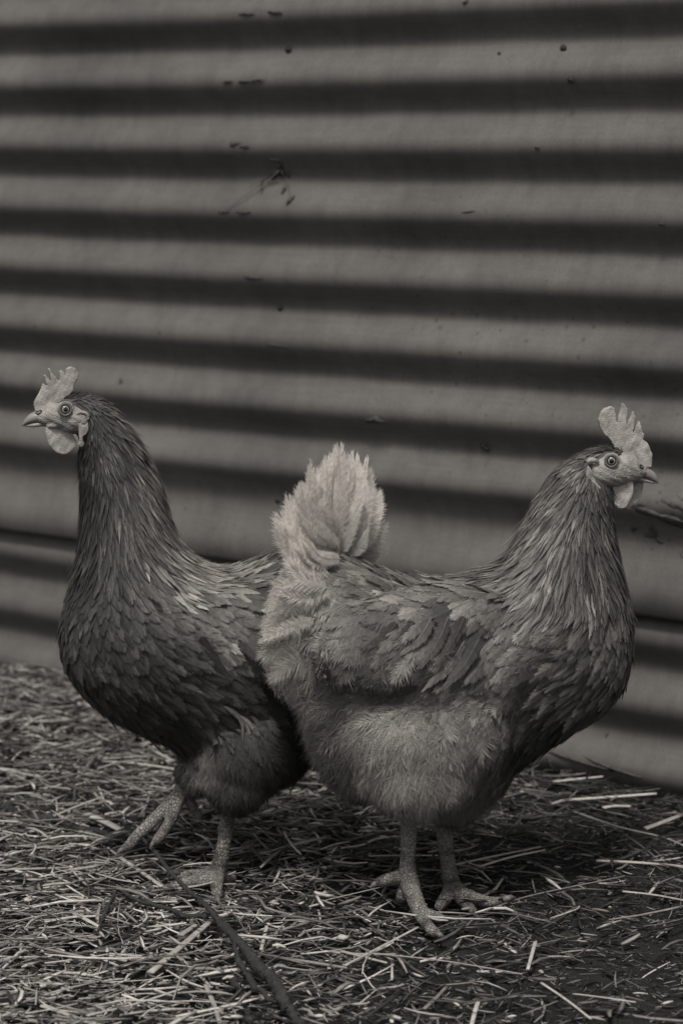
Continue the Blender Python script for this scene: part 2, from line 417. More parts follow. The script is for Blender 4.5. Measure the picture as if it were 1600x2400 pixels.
# wisps of dead grass caught behind a screw
for i, (a, b) in enumerate([((650, 400), (560, 486)), ((648, 398), (602, 452)), ((655, 402), (690, 474)), ((645, 405), (575, 440)), ((640, 400), (540, 498))]):
    P = []
    for t in (0, .35, .7, 1):
        u, z = wall_u(a[0] + (b[0] - a[0]) * t, a[1] + (b[1] - a[1]) * t); P.append(wall_pt(u, z, 0.004 * (1 - t) + 0.001))
    V, T, Q = tube(P, [.0005, .0004, .0003, .00015], 14, 6)
    me = MB().add(V, T, Q).mesh('grass_wisp'); at = me.attributes.new('tone', 'FLOAT', 'POINT'); at.data.foreach_set('value', np.full(len(V), .20 if i in (0, 5, 6) else .04, np.float32))
    link('grass_wisp', me, M_STRAW, wall)

# ------------------------------------------------------------------ feathers
def lerp(a, b, t): return a + (b - a) * t
class Coat:
    """how feathers lie on a hen: guides are (x, y, dx, dy, length mm, half width mm, fluff, tone, point) in photo px"""
    def __init__(s, plane, guides):
        s.pl = plane; G = np.array(guides, float); s.xy = G[:, :2]; d = G[:, 2:4]; s.d = d / np.linalg.norm(d, axis=1, keepdims=True); s.v = G[:, 4:]
    def weights(s, P):
        q = to_px(P); D = ((q[:, None] - s.xy[None]) ** 2).sum(-1)
        w = 1.0 / (D + 120.0) ** 2.2
        return w / w.sum(1, keepdims=True), q
    def field(s, P):
        w, q = s.weights(P); d = w @ s.d; val = w @ s.v
        D3 = d[:, :1] * s.pl.e + (-d[:, 1:2]) * np.array([0, 0, 1.0])
        return D3, val, q
def sample_surface(me, n):
    nv = len(me.vertices); co = np.empty(nv * 3, np.float32); me.vertices.foreach_get('co', co); co = co.reshape(-1, 3).astype(float)
    me.calc_loop_triangles(); t = np.empty(len(me.loop_triangles) * 3, np.int32); me.loop_triangles.foreach_get('vertices', t); t = t.reshape(-1, 3)
    a, b, c = co[t[:, 0]], co[t[:, 1]], co[t[:, 2]]
    cr = np.cross(b - a, c - a); ar = np.linalg.norm(cr, axis=1)
    i = rng.choice(len(t), n, p=ar / ar.sum()); r1 = np.sqrt(rng.random(n))[:, None]; r2 = rng.random(n)[:, None]
    P = a[i] * (1 - r1) + b[i] * r1 * (1 - r2) + c[i] * r1 * r2
    N = cr[i] / (ar[i][:, None] + 1e-12)
    return P, N
def thin_out(P, rad):
    """drop points closer than their own radius to an earlier one"""
    cell = 0.006; grid = {}; keep = []
    K = np.floor(P / cell).astype(int)
    for i in range(len(P)):
        k = tuple(K[i]); ok = True; r2 = rad[i] ** 2; p = P[i]; m = int(rad[i] / cell) + 1
        for dx in range(-m, m + 1):
            for dy in range(-m, m + 1):
                for dz in range(-m, m + 1):
                    for j in grid.get((k[0] + dx, k[1] + dy, k[2] + dz), ()):
                        d = p - P[j]
                        if d[0] * d[0] + d[1] * d[1] + d[2] * d[2] < r2: ok = False; break
                    if not ok: break
                if not ok: break
            if not ok: break
        if ok: grid.setdefault(k, []).append(i); keep.append(i)
    return np.array(keep)
def walk(coat, bvh, P, length, lift, K, turn, base=0.0006, gain=None):
    """let each feather run over the body along the coat's flow: returns paths and normals"""
    F = len(P); C = np.zeros((F, K + 1, 3)); NN = np.zeros((F, K + 1, 3)); cur = P.copy(); prev = None
    for k in range(K + 1):
        nn = np.zeros((F, 3)); pp = np.zeros((F, 3))
        for i in range(F):
            loc, nor, _, _ = bvh.find_nearest(cur[i]); pp[i] = loc; nn[i] = nor
        cur = pp
        if k: nn = 0.6 * nn + 0.4 * NN[:, k - 1]; nn /= np.linalg.norm(nn, axis=1, keepdims=True)
        t = k / K
        C[:, k] = cur + nn * (base + lift * t ** 1.15)[:, None]; NN[:, k] = nn
        D, _, _ = coat.field(cur)
        D = D - nn * (D * nn).sum(1, keepdims=True); D /= np.linalg.norm(D, axis=1, keepdims=True) + 1e-9
        S_ = np.cross(nn, D); D = D * np.cos(turn)[:, None] + S_ * np.sin(turn)[:, None]
        if prev is not None: D = 0.5 * D + 0.5 * prev; D /= np.linalg.norm(D, axis=1, keepdims=True) + 1e-9
        prev = D
        cur = cur + D * (length / K)[:, None]
    return C, NN
_templates = {}
def feather_template(nb, KS):
    if (nb, KS) in _templates: return _templates[(nb, KS)]
    T = []; Q = []
    for sd in range(2):
        for i in range(nb):
            o_ = (sd * nb + i) * 5; a, b, c, d, e = range(o_, o_ + 5)
            if sd == 0: Q.append((a, b, d, c)); T.append((c, d, e))
            else: Q.append((a, c, d, b)); T.append((c, e, d))
    o_ = 2 * nb * 5
    for k in range(KS):
        Q.append((o_ + 2 * k, o_ + 2 * k + 1, o_ + 2 * k + 3, o_ + 2 * k + 2))
    _templates[(nb, KS)] = (np.array(T), np.array(Q), o_ + 2 * (KS + 1)); return _templates[(nb, KS)]
def path_eval(C, t):
    """C (F,K+1,3), t (n,) -> (F,n,3), smooth through the points"""
    K = C.shape[1] - 1; s = np.clip(t * K, 0, K - 1e-6); i = s.astype(int); f = (s - i)[None, :, None]
    p1 = C[:, i]; p2 = C[:, i + 1]; p0 = C[:, np.maximum(i - 1, 0)]; p3 = C[:, np.minimum(i + 2, K)]
    return 0.5 * (2 * p1 + (p2 - p0) * f + (2 * p0 - 5 * p1 + 4 * p2 - p3) * f ** 2 + (3 * p1 - p0 - 3 * p2 + p3) * f ** 3)
def build_feathers(C, N, W, fluff, tone, point, nb=11, shaft=1.3, shaft_w=0.00022, cup=0.25, edge=1.45, vane=0.76, ragged=0.85, rowj=0.06, top=0.5):
    """real vanes: every barb is its own little blade. Returns V (F,n,3), tone (F,n)"""
    F = len(C); KS = 6
    T, Q, nv = feather_template(nb, KS)
    V = np.zeros((F, nv, 3)); TN = np.zeros((F, nv))
    te = np.linspace(0.04, 1.0, nb + 1)
    A = path_eval(C, te); Nn = path_eval(N, te); Nn /= np.linalg.norm(Nn, axis=2, keepdims=True)
    tg = np.gradient(A, axis=1); tg /= np.linalg.norm(tg, axis=2, keepdims=True) + 1e-12
    side = np.cross(Nn, tg); side /= np.linalg.norm(side, axis=2, keepdims=True) + 1e-12
    W_ = W[:, None]; fl = fluff[:, None]; pt = point[:, None]
    shape = lerp(np.minimum(1, (te + 0.18) * 2.6)[None] * np.sqrt(np.clip(1 - 0.78 * te[None] ** 4, 0, 1)), np.minimum(1, (te + 0.12) * 3)[None] * (1 - te[None]) ** 0.75 + 0.12, pt)
    alpha0 = lerp(np.radians(66), np.radians(4), te ** 1.7)[None]
    m = (vane - 0.58 * fl)[..., None]
    for sd in range(2):
        sg = 1 if sd == 0 else -1
        sN = side * sg
        slow = rng.normal(0, 1, (F, 3)); wave = 1 + 0.05 * (slow[:, :1] * np.sin(te * 5)[None] + slow[:, 1:2] * np.sin(te * 9 + 1)[None])
        ln = W_ * shape * wave; al = alpha0 + 0.06 * slow[:, 2:]
        drop = -Nn * (cup * ln * np.sin(al) * (1 - fl * 1.2))[..., None]
        tip0 = A + sN * (ln * np.sin(al))[..., None] + tg * (ln * np.cos(al))[..., None] + drop
        Cm = A + (tip0 - A) * m - drop * 0.2
        # clumped splits: neighbours lean together, then a gap
        jit = rng.normal(0, 1, (F, nb)); cl = np.repeat(rng.normal(0, 1, (F, nb // 3 + 1)), 3, 1)[:, :nb]
        lj = ragged * (0.05 + 0.20 * fl) * rng.normal(0, 1, (F, nb)); aj = ragged * ((0.03 + 0.11 * fl) * jit + (0.05 + 0.13 * fl) * cl)
        a = A[:, :-1]; b = A[:, 1:]; lm = 0.5 * (ln[:, :-1] + ln[:, 1:])
        tip = 0.5 * (tip0[:, :-1] + tip0[:, 1:]) + (sN[:, :-1] * (lm * aj)[..., None]) - tg[:, :-1] * (lm * aj * 0.5)[..., None]
        tip = tip + (tip - a) * lj[..., None] + Nn[:, :-1] * (lm * (fl * rng.normal(0.06, 0.16, (F, nb)) + rng.normal(0, .04, (F, nb))))[..., None]
        sh_m = (tip - 0.5 * (tip0[:, :-1] + tip0[:, 1:])) * (0.6 * fl)[..., None]
        c = Cm[:, :-1] + sh_m; d = Cm[:, 1:] + sh_m
        i0 = sd * nb * 5
        V[:, i0:i0 + nb * 5] = np.stack([a, b, c, d, tip], 2).reshape(F, nb * 5, 3)
        tmid = te[:-1]
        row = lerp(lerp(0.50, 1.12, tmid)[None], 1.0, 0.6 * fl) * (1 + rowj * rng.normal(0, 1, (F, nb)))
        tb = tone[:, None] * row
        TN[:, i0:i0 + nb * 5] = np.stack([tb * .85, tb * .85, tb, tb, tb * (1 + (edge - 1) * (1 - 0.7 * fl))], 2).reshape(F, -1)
    ts = np.linspace(0, 0.97, KS + 1); Sh = path_eval(C, ts); Sn = path_eval(N, ts); Sn /= np.linalg.norm(Sn, axis=2, keepdims=True)
    tg2 = np.gradient(Sh, axis=1); tg2 /= np.linalg.norm(tg2, axis=2, keepdims=True) + 1e-12
    sd2 = np.cross(Sn, tg2); w2 = (shaft_w * (1 - 0.75 * ts))[None, :, None]
    o_ = 2 * nb * 5
    V[:, o_::2] = Sh + Sn * 0.00025 + sd2 * w2; V[:, o_ + 1::2] = Sh + Sn * 0.00025 - sd2 * w2
    sh = np.asarray(shaft); sh = sh[:, None] if sh.ndim else sh
    TN[:, o_:] = tone[:, None] * sh
    return V, np.clip(TN, 0.004, top), T, Q
def batch_mesh(name, V, TN, T, Q):
    F, nv, _ = V.shape; off = (np.arange(F) * nv)[:, None, None]
    return np_mesh(name, V.reshape(-1, 3), (T[None] + off).reshape(-1, 3), (Q[None] + off).reshape(-1, 4), TN.ravel())
def strands(C, N, wid, tone):
    """fine loose down: one thin tapered blade for each hair"""
    F, K1, _ = C.shape; tg = np.gradient(C, axis=1); sd = np.cross(N, tg); sd /= np.linalg.norm(sd, axis=2, keepdims=True) + 1e-12
    w = wid[:, None, None] * np.linspace(1, 0.12, K1)[None, :, None]
    V = np.zeros((F, K1 * 2, 3)); V[:, ::2] = C + sd * w; V[:, 1::2] = C - sd * w
    TN = np.repeat(tone[:, None] * np.linspace(0.75, 1.2, K1)[None], 2, 1)
    Q = np.array([(2 * k, 2 * k + 1, 2 * k + 3, 2 * k + 2) for k in range(K1 - 1)])
    off = (np.arange(F) * K1 * 2)[:, None, None]
    return V, TN, Q

def mottle(P):
    """patchy colouring of the coat, a few feathers wide"""
    x, y, z = P[:, 0] * 1000, P[:, 1] * 1000, P[:, 2] * 1000
    return np.sin(x / 6.1 + 1.3 * np.sin(z / 7.7)) * np.sin(z / 5.3 + 1.1 * np.sin(x / 9.1 + y / 8)) + 0.6 * np.sin(x / 13 - z / 11 + y / 9)
def in_poly(q, poly):
    x, y = q[:, 0], q[:, 1]; P = np.asarray(poly, float); res = np.zeros(len(q), bool); j = len(P) - 1
    for i in range(len(P)):
        xi, yi = P[i]; xj, yj = P[j]
        cond = ((yi > y) != (yj > y)) & (x < (xj - xi) * (y - yi) / (yj - yi + 1e-12) + xi); res ^= cond; j = i
    return res

def body_loft(pl, rows, n=70, S=40, inset=9, lat_c=None):
    """rows: (top x, top y, bottom x, bottom y, half width m, lateral centre m)"""
    R = catmull(np.array(rows, float), n); rings = []
    ph = np.linspace(0, 2 * math.pi, S, endpoint=False)
    for tx, ty, bx, by, w, lc in R:
        d = np.array([bx - tx, by - ty]); L = np.linalg.norm(d); d /= L; k = min(inset, L * 0.2)
        T = pl.at(tx + d[0] * k, ty + d[1] * k, lc); B = pl.at(bx - d[0] * k, by - d[1] * k, lc)
        c = (T + B) / 2; u = (T - B) / 2
        cs, sn = np.cos(ph), np.sin(ph)
        rr = np.abs(cs) ** 2.3 + np.abs(sn) ** 2.3; rr = rr ** (-1 / 2.3)
        egg = 1 - 0.34 * min(1.0, max(0.0, (w - .05) / .03)) * np.clip(-cs + 0.15, 0, 1)
        rings.append(c + (rr * cs)[:, None] * u + (rr * sn * egg)[:, None] * pl.n * w)
    return ring_loft(np.array(rings))
def px_ellipsoid(pl, cx, cy, ax, ay, lat, lw, rot=0.0, skew=0.0, lean=0.0):
    c = pl.at(cx, cy, lat); a = math.radians(rot); up = np.array([0, 0, 1.0])
    u = (math.cos(a) * pl.e - math.sin(a) * up) * ax * MM + pl.n * skew; v = (math.sin(a) * pl.e + math.cos(a) * up) * ay * MM + pl.n * lean
    return ellipsoid(c, np.array([u, v, pl.n * lw]))

def plumage(hen, pl, body_me, guides, face_polys, zmin_skip, n_cand, n_down, n_single, shaft, eye, seed=1):
    global rng
    rng = np.random.default_rng(seed)
    coat = Coat(pl, guides)
    co = np.empty(len(body_me.vertices) * 3, np.float32); body_me.vertices.foreach_get('co', co)
    bvh = BVHTree.FromPolygons(co.reshape(-1, 3).tolist(), [list(p.vertices) for p in body_me.polygons])
    P, N = sample_surface(body_me, n_cand)
    D, val, q = coat.field(P)
    ok = np.ones(len(P), bool)
    for poly in face_polys: ok &= ~in_poly(q, poly)
    ok &= (P[:, 2] > 0.02) & (np.hypot(q[:, 0] - eye[0], q[:, 1] - eye[1]) > 23)
    # far side needs fewer
    lat = (P - pl.p0) @ pl.n; ok &= (N @ pl.n < 0.45) | (rng.random(len(P)) < 0.5)
    P, N, val, q = P[ok], N[ok], val[ok], q[ok]
    ln, hw, fl, tn, pt = [val[:, i] for i in range(5)]
    hw = hw * np.where(pt > .6, 1.5, 1.85); rad = 0.60 * np.sqrt(np.maximum(hw, .6) * np.maximum(ln, 4) * 0.30) * 0.001
    keep = thin_out(P, rad)
    P, N, ln, hw, fl, tn, pt = P[keep], N[keep], ln[keep], hw[keep], fl[keep], tn[keep], pt[keep]
    F = len(P); pass
    L = ln * 0.001 * rng.uniform(0.82, 1.2, F); W = hw * 0.001 * rng.uniform(0.85, 1.2, F)
    lift = 0.0018 + 0.055 * L * (1 + 1.2 * fl) * rng.uniform(0.3, 1.5, F)
    lift = np.where(rng.random(F) < 0.03, lift * 2.2, lift)
    lift = np.minimum(lift, 0.010) * (1 - np.where(rng.random(F) < .3, 0.0, 0.45) * np.clip(fl * 1.4 - .4, 0, 1))
    turn = rng.normal(0, 0.10 + 0.20 * fl, F)
    C, NN = walk(coat, bvh, P, L, lift, 5, turn)
    tone = tn * 1.12 * np.exp((rng.normal(0, np.where(pt > .6, .45, .32)) + 0.26 * mottle(P)) * (1 - 0.5 * fl))
    sh_ = lerp(shaft * rng.uniform(0.75, 1.35, F), 1.0, np.clip(fl * 1.6, 0, 1)); far = (N @ pl.n) > 0.3
    if far.any():
        V, TN, T, Q = build_feathers(C[far], NN[far], W[far], fl[far], tone[far], pt[far], 5, sh_[far], 0.00024)
        o_ = link('far_plumage', batch_mesh('far_plumage', V, TN, T, Q), M_FEATHER, hen); o_['kind'] = 'stuff'
    nr_ = ~far; C, NN, W, fl, tone, pt, N, ln, hw = C[nr_], NN[nr_], W[nr_], fl[nr_], tone[nr_], pt[nr_], N[nr_], ln[nr_], hw[nr_]; F = len(C)
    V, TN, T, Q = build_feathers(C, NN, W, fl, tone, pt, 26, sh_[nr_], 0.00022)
    # the biggest ones on the near side can be told apart: single feathers
    facing = -(N @ pl.n); score = np.where(facing > 0.35, ln * hw * (1 - 0.5 * fl), 0)
    order = np.argsort(-score); single = order[:n_single * 3][rng.permutation(min(n_single * 3, F))[:n_single]]
    mask = np.zeros(F, bool); mask[single] = True
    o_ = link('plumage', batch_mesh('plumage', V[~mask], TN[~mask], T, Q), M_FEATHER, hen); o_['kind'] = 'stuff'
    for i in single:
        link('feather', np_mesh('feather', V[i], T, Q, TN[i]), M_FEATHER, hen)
    # loose down
    P, N = sample_surface(body_me, n_down * 4)
    D, val, q = coat.field(P); fl = val[:, 2]
    ok = (rng.random(len(P)) < np.clip(fl * 1.2 - 0.12, 0.05, 1)) & (P[:, 2] > 0.02)
    for poly in face_polys: ok &= ~in_poly(q, poly)
    P, val = P[ok][:n_down], val[ok][:n_down]; F = len(P)
    L = (0.45 * val[:, 0] + 9) * 0.001 * rng.uniform(0.7, 1.35, F)
    C, NN = walk(coat, bvh, P, L, 0.0040 + 0.34 * L * val[:, 2] * rng.uniform(0.0, 1.0, F) ** 2 * 1.6, 3, rng.normal(0, 0.25, F) + 0.38 * mottle(P[:, [1, 2, 0]] * 1.3))
    V, TN, Q = strands(C, NN, rng.uniform(0.00008, 0.00018, F), val[:, 3] * np.exp(rng.normal(0.10, 0.22, F) + 0.20 * mottle(P * 1.5)))
    off = (np.arange(F) * V.shape[1])[:, None, None]
    o_ = link('down', np_mesh('down', V.reshape(-1, 3), None, (Q[None] + off).reshape(-1, 4), TN.ravel()), M_FEATHER, hen); o_['kind'] = 'stuff'

def quill_feathers(hen, pl, specs, name, nb=34, seed=3, shaft=0.55):
    """large single feathers: (base x, y, tip x, y, base lat, tip lat, half width mm, bend px, tone, fluff)"""
    global rng
    rng = np.random.default_rng(seed)
    for bx, by, tx, ty, bl, tl, hw, bend, tn, fl in specs:
        m = np.array([(bx + tx) / 2, (by + ty) / 2]); d = np.array([tx - bx, ty - by], float); dn = d / np.linalg.norm(d)
        m = m + bend * np.array([-dn[1], dn[0]])
        pts = catmull([pl.at(bx, by, bl), pl.at(m[0], m[1], (bl + tl) / 2), pl.at(tx, ty, tl)], 6)
        tgt = pts[-1] - pts[0]; tgt /= np.linalg.norm(tgt)
        nr = -pl.n + 0.35 * rng.normal(0, 1) * np.cross(tgt, pl.n); nr = nr - tgt * (nr @ tgt); nr /= np.linalg.norm(nr)
        C = pts[None]; N = np.repeat(nr[None, None], 6, 1)
        # shorten so the vane's end, not the shaft's, reaches the tip
        V, TN, T, Q = build_feathers(C, N, np.array([hw * .001]), np.array([fl]), np.array([tn * rng.uniform(.8, 1.18)]), np.array([0.0]), nb, np.array([shaft]), 0.0004, 0.15, edge=1.1, vane=0.86 if name == 'tail_feather' else 0.8, ragged=0.8, rowj=0.05, top=0.85)
        link(name, np_mesh(name, V[0], T, Q, TN[0]), M_TAIL if name == 'tail_feather' else M_FEATHER, hen)

def make_leg(hen, pts_list, claws, voxel=0.0011):
    """pts_list: [(points, radii, scutes)] shank and toes as one skin"""
    mb = MB()
    for pts, rad, sc in pts_list:
        P = np.array(pts); L = np.linalg.norm(np.diff(P, axis=0), axis=1).sum(); n = max(16, int(L / 0.0009))
        k = L / (0.0050 if sc > 0.05 else 0.0042)
        b = (lambda k, sc: (lambda t: 1 + sc * ((1 - (t * k) % 1.0) - 0.5)))(k, sc)
        V, T, Q = tube(P, rad, n, 16, bump=b); mb.add(V, T, Q)
    leg = link('leg', remesh(mb, voxel, 1, 0.4), M_LEG, hen)
    for pts, rad in claws:
        V, T, Q = tube(pts, rad, 10, 8); link('claw', MB().add(V, T, Q).mesh('claw'), M_CLAW, leg).matrix_parent_inverse = leg.matrix_parent_inverse.copy() if False else Matrix.Identity(4)
    return leg

# ------------------------------------------------------------------ hens
def c7(pts): return [(30 + .1594 * x, 840 + .1594 * y) for x, y in pts]
def c8(pts): return [(1320 + .1594 * x, 940 + .1594 * y) for x, y in pts]
def face_bvh(me):
    co = np.empty(len(me.vertices) * 3, np.float32); me.vertices.foreach_get('co', co)
    return BVHTree.FromPolygons(co.reshape(-1, 3).tolist(), [list(p.vertices) for p in me.polygons])
def oriented(V, p, nrm):
    nrm = np.asarray(nrm, float); nrm = nrm / np.linalg.norm(nrm); up = np.array([0, 0, 1.0]); a = np.cross(up, nrm); a /= np.linalg.norm(a); b = np.cross(nrm, a)
    return np.asarray(V) @ np.array([a, b, nrm]) + p
def torus(R, r, n=28, m=10, squash=0.7):
    A = np.linspace(0, 2 * math.pi, n, endpoint=False); B = np.linspace(0, 2 * math.pi, m, endpoint=False)
    V = np.array([((R + r * math.cos(b)) * math.cos(a), (R + r * math.cos(b)) * math.sin(a), squash * r * math.sin(b)) for a in A for b in B])
    Q = [(i * m + j, ((i + 1) % n) * m + j, ((i + 1) % n) * m + (j + 1) % m, i * m + (j + 1) % m) for i in range(n) for j in range(m)]
    return V, [], Q
def near_hit(bvh, pl, x, y, sgn):
    """the skin point seen at this place of the photo, or its twin on the far side of the head"""
    h = bvh.ray_cast(Vector((0, 0, CAM_H)), Vector(ray(x, y)))
    if h[0] is None or sgn < 0: return h
    p = np.array(h[0]); lat = (p - pl.p0) @ pl.n; q = p - pl.n * lat
    return bvh.ray_cast(Vector(q + pl.n * 0.1), Vector(-pl.n))
def make_eye(hen, pl, bvh, ex, ey, sgn):
    hit = near_hit(bvh, pl, ex, ey, sgn)
    p, nr = np.array(hit[0]), np.array(hit[1]); nr = 0.35 * nr + 0.65 * pl.n * sgn; nr /= np.linalg.norm(nr)
    k = MM
    def part(name, shape, lift, mat, parent):
        V, T, Q = shape; return link(name, MB().add(oriented(V, p + nr * lift, nr), T, Q).mesh(name), mat, parent)
    eye = part('eye', dome(12.2 * k, 3.2 * k, 6, 28), 0.0004, M_DARK, hen)
    part('iris', dome(9.8 * k, 4.4 * k, 7, 28), 0.0004, M_IRIS, eye)
    part('pupil', dome(5.4 * k, 1.6 * k, 6, 24), 0.0004 + 3.55 * k, M_PUPIL, eye)
    part('eyelid', torus(13.2 * k, 3.3 * k), 0.0004, M_EYE_RING, eye)
def ripple(me, amp):
    """soft folds in thick skin"""
    n = len(me.vertices); co = np.empty(n * 3, np.float32); me.vertices.foreach_get('co', co); co = co.reshape(-1, 3)
    nr = np.empty(n * 3, np.float32); me.vertices.foreach_get('normal', nr); nr = nr.reshape(-1, 3)
    x, z = co[:, 0], co[:, 2]
    w = np.sin(x * 420 + 1.5 * np.sin(z * 260)) * 0.6 + np.sin(z * 520 + 2 * np.sin(x * 310)) * 0.5 + 0.35 * np.sin(x * 1300 + z * 900) * np.sin(z * 1500)
    me.vertices.foreach_set('co', (co + nr * (amp * w)[:, None]).astype(np.float32).ravel()); me.update(); return me
def hen_head(hen, pl, face_rows, eye, upper, lower, nostril, comb, wattle_n, wattle_f, lobes, flap, folds):
    V, T, Q = body_loft(pl, face_rows, 40, 36, inset=0)
    mb = MB().add(V, T, Q)
    for (x, y, rx, ry, lat, lw, rot) in folds: mb.add(*px_ellipsoid(pl, x, y, rx, ry, lat, lw, rot))
    me = remesh(mb, 0.0009, 4)
    co = np.empty(len(me.vertices) * 3, np.float32); me.vertices.foreach_get('co', co); co = co.reshape(-1, 3)
    nr = np.empty(len(me.vertices) * 3, np.float32); me.vertices.foreach_get('normal', nr); nr = nr.reshape(-1, 3)
    w = np.sin(co[:, 0] * 2100 + 3 * np.sin(co[:, 2] * 900)) * np.sin(co[:, 2] * 1700 + 2 * np.sin(co[:, 0] * 700)) + 0.8 * np.sin(co[:, 2] * 1000 + co[:, 0] * 500)
    me.vertices.foreach_set('co', (co + nr * (0.00022 * w)[:, None]).astype(np.float32).ravel())
    link('face', me, M_FACE, hen); bvh = face_bvh(me)
    make_eye(hen, pl, bvh, eye[0], eye[1], -1); make_eye(hen, pl, bvh, eye[0], eye[1], 1)
    beak = link('beak', remesh(MB().add(*body_loft(pl, upper, 30, 24, inset=0)), 0.0006, 3), M_BEAK, hen)
    link('lower_mandible', remesh(MB().add(*body_loft(pl, lower, 24, 20, inset=0)), 0.0006, 2), M_BEAK, beak)
    for sgn in (-1, 1):
        hit = near_hit(bvh, pl, nostril[0], nostril[1], sgn)
        if hit[0] is None: continue
        p = np.array(hit[0]); nn = np.array(hit[1])
        V, T, Q = dome(1, 0.12, 5, 18); V = V * np.array([9.5 * MM, 4.8 * MM, 9 * MM])
        a = math.radians(nostril[2]) * (1 if sgn < 0 else -1); R = np.array([[math.cos(a), math.sin(a), 0], [-math.sin(a), math.cos(a), 0], [0, 0, 1]])
        ns = link('nostril', MB().add(oriented(V @ R, p + nn * 0.0006, nn), T, Q).mesh('nostril'), M_DARK, beak)
        V, T, Q = dome(1, 0.5, 5, 14); V = V * np.array([6.0 * MM, 2.2 * MM, 3.4 * MM]) + np.array([0, -1.4 * MM, 0])
        link('operculum', MB().add(oriented(V @ R, p + nn * 0.0009, nn), T, Q).mesh('operculum'), M_BEAK, ns)
    # comb: thick at the base, thin in the points
    mb = MB().add(*plate(pl, comb[0], 0.0, 0.0058))
    for (x, y, rx, ry, rot) in comb[1]: mb.add(*px_ellipsoid(pl, x, y, rx, ry, 0.0, 0.0048, rot))
    link('comb', ripple(remesh(mb, 0.00065, 3), 0.0003), M_COMB, hen)
    for poly, lat, th in (wattle_n, wattle_f):
        mb = MB().add(*plate(pl, smooth_poly(poly, 3), lat, th))
        link('wattle', ripple(remesh(mb, 0.0007, 4), 0.0003), M_COMB, hen)
    link('earlobe', ripple(remesh(MB().add(*plate(pl, smooth_poly(flap[0], 3), flap[1], flap[2])), 0.0006, 5), 0.0003), M_LOBE, hen)
    for pts, rad in lobes:
        mb = MB()
        mb.add(*tube([pl.at(x, y, l) for x, y, l in pts], [r * MM for r in rad], 24, 12))
        link('ear_fold', remesh(mb, 0.0007, 2), M_FACE, hen)

# ---- right hen -----------------------------------------------------------------------------
PR = Plane(0.12, 2.262, 5)
base = on_ground(1010, 2105, 0.0)
hen_r = empty('hen', (float(PR.at(1010, 2100)[0]), 2.262, 0.0))
tag(hen_r, 'hen facing right with pale raised fan tail, standing on both legs', 'hen', 'hens standing in the straw')
rows_r = [  # top x, y, bottom x, y, half width, lateral centre
    (640, 1430, 640, 1560, .014, 0), (660, 1365, 655, 1605, .032, 0), (700, 1310, 705, 1668, .050, 0), (770, 1290, 756, 1806, .064, 0), (850, 1312, 832, 1872, .074, 0),
    (950, 1350, 950, 1860, .080, 0), (1050, 1352, 1065, 1868, .082, 0), (1120, 1335, 1150, 1845, .086, 0), (1165, 1318, 1235, 1786, .082, 0), (1195, 1282, 1330, 1724, .076, 0),
    (1218, 1240, 1428, 1658, .069, 0), (1235, 1208, 1470, 1575, .062, 0), (1250, 1176, 1480, 1480, .055, 0), (1264, 1150, 1468, 1395, .047, 0), (1279, 1122, 1452, 1318, .040, 0),
    (1300, 1096, 1440, 1255, .033, 0), (1325, 1075, 1438, 1210, .028, 0), (1355, 1057, 1436, 1178, .0190, 0), (1385, 1043, 1440, 1152, .0155, 0), (1412, 1036, 1446, 1140, .0135, 0), (1440, 1040, 1458, 1134, .012, 0), (1470, 1062, 1476, 1126, .010, 0), (1492, 1086, 1492, 1118, .006, 0)]
mb = MB().add(*body_loft(PR, rows_r))
mb.add(*px_ellipsoid(PR, 980, 1735, 180, 118, -.046, .050, 12)); mb.add(*px_ellipsoid(PR, 985, 1800, 130, 112, -.054, .040, 0))
mb.add(*px_ellipsoid(PR, 1088, 1712, 90, 112, -.058, .034, 0)); mb.add(*px_ellipsoid(PR, 1060, 1760, 150, 150, .040, .045, 12)); mb.add(*px_ellipsoid(PR, 1060, 1840, 85, 90, .040, .03, 0))
mb.add(*px_ellipsoid(PR, 975, 1492, 220, 100, -.066, .022, -12, .008, .010)); mb.add(*px_ellipsoid(PR, 975, 1492, 220, 100, .070, .022, -12, -.008, -.010))
body = remesh(mb, 0.0033, 6)
link('body', body, M_BODY, hen_r)
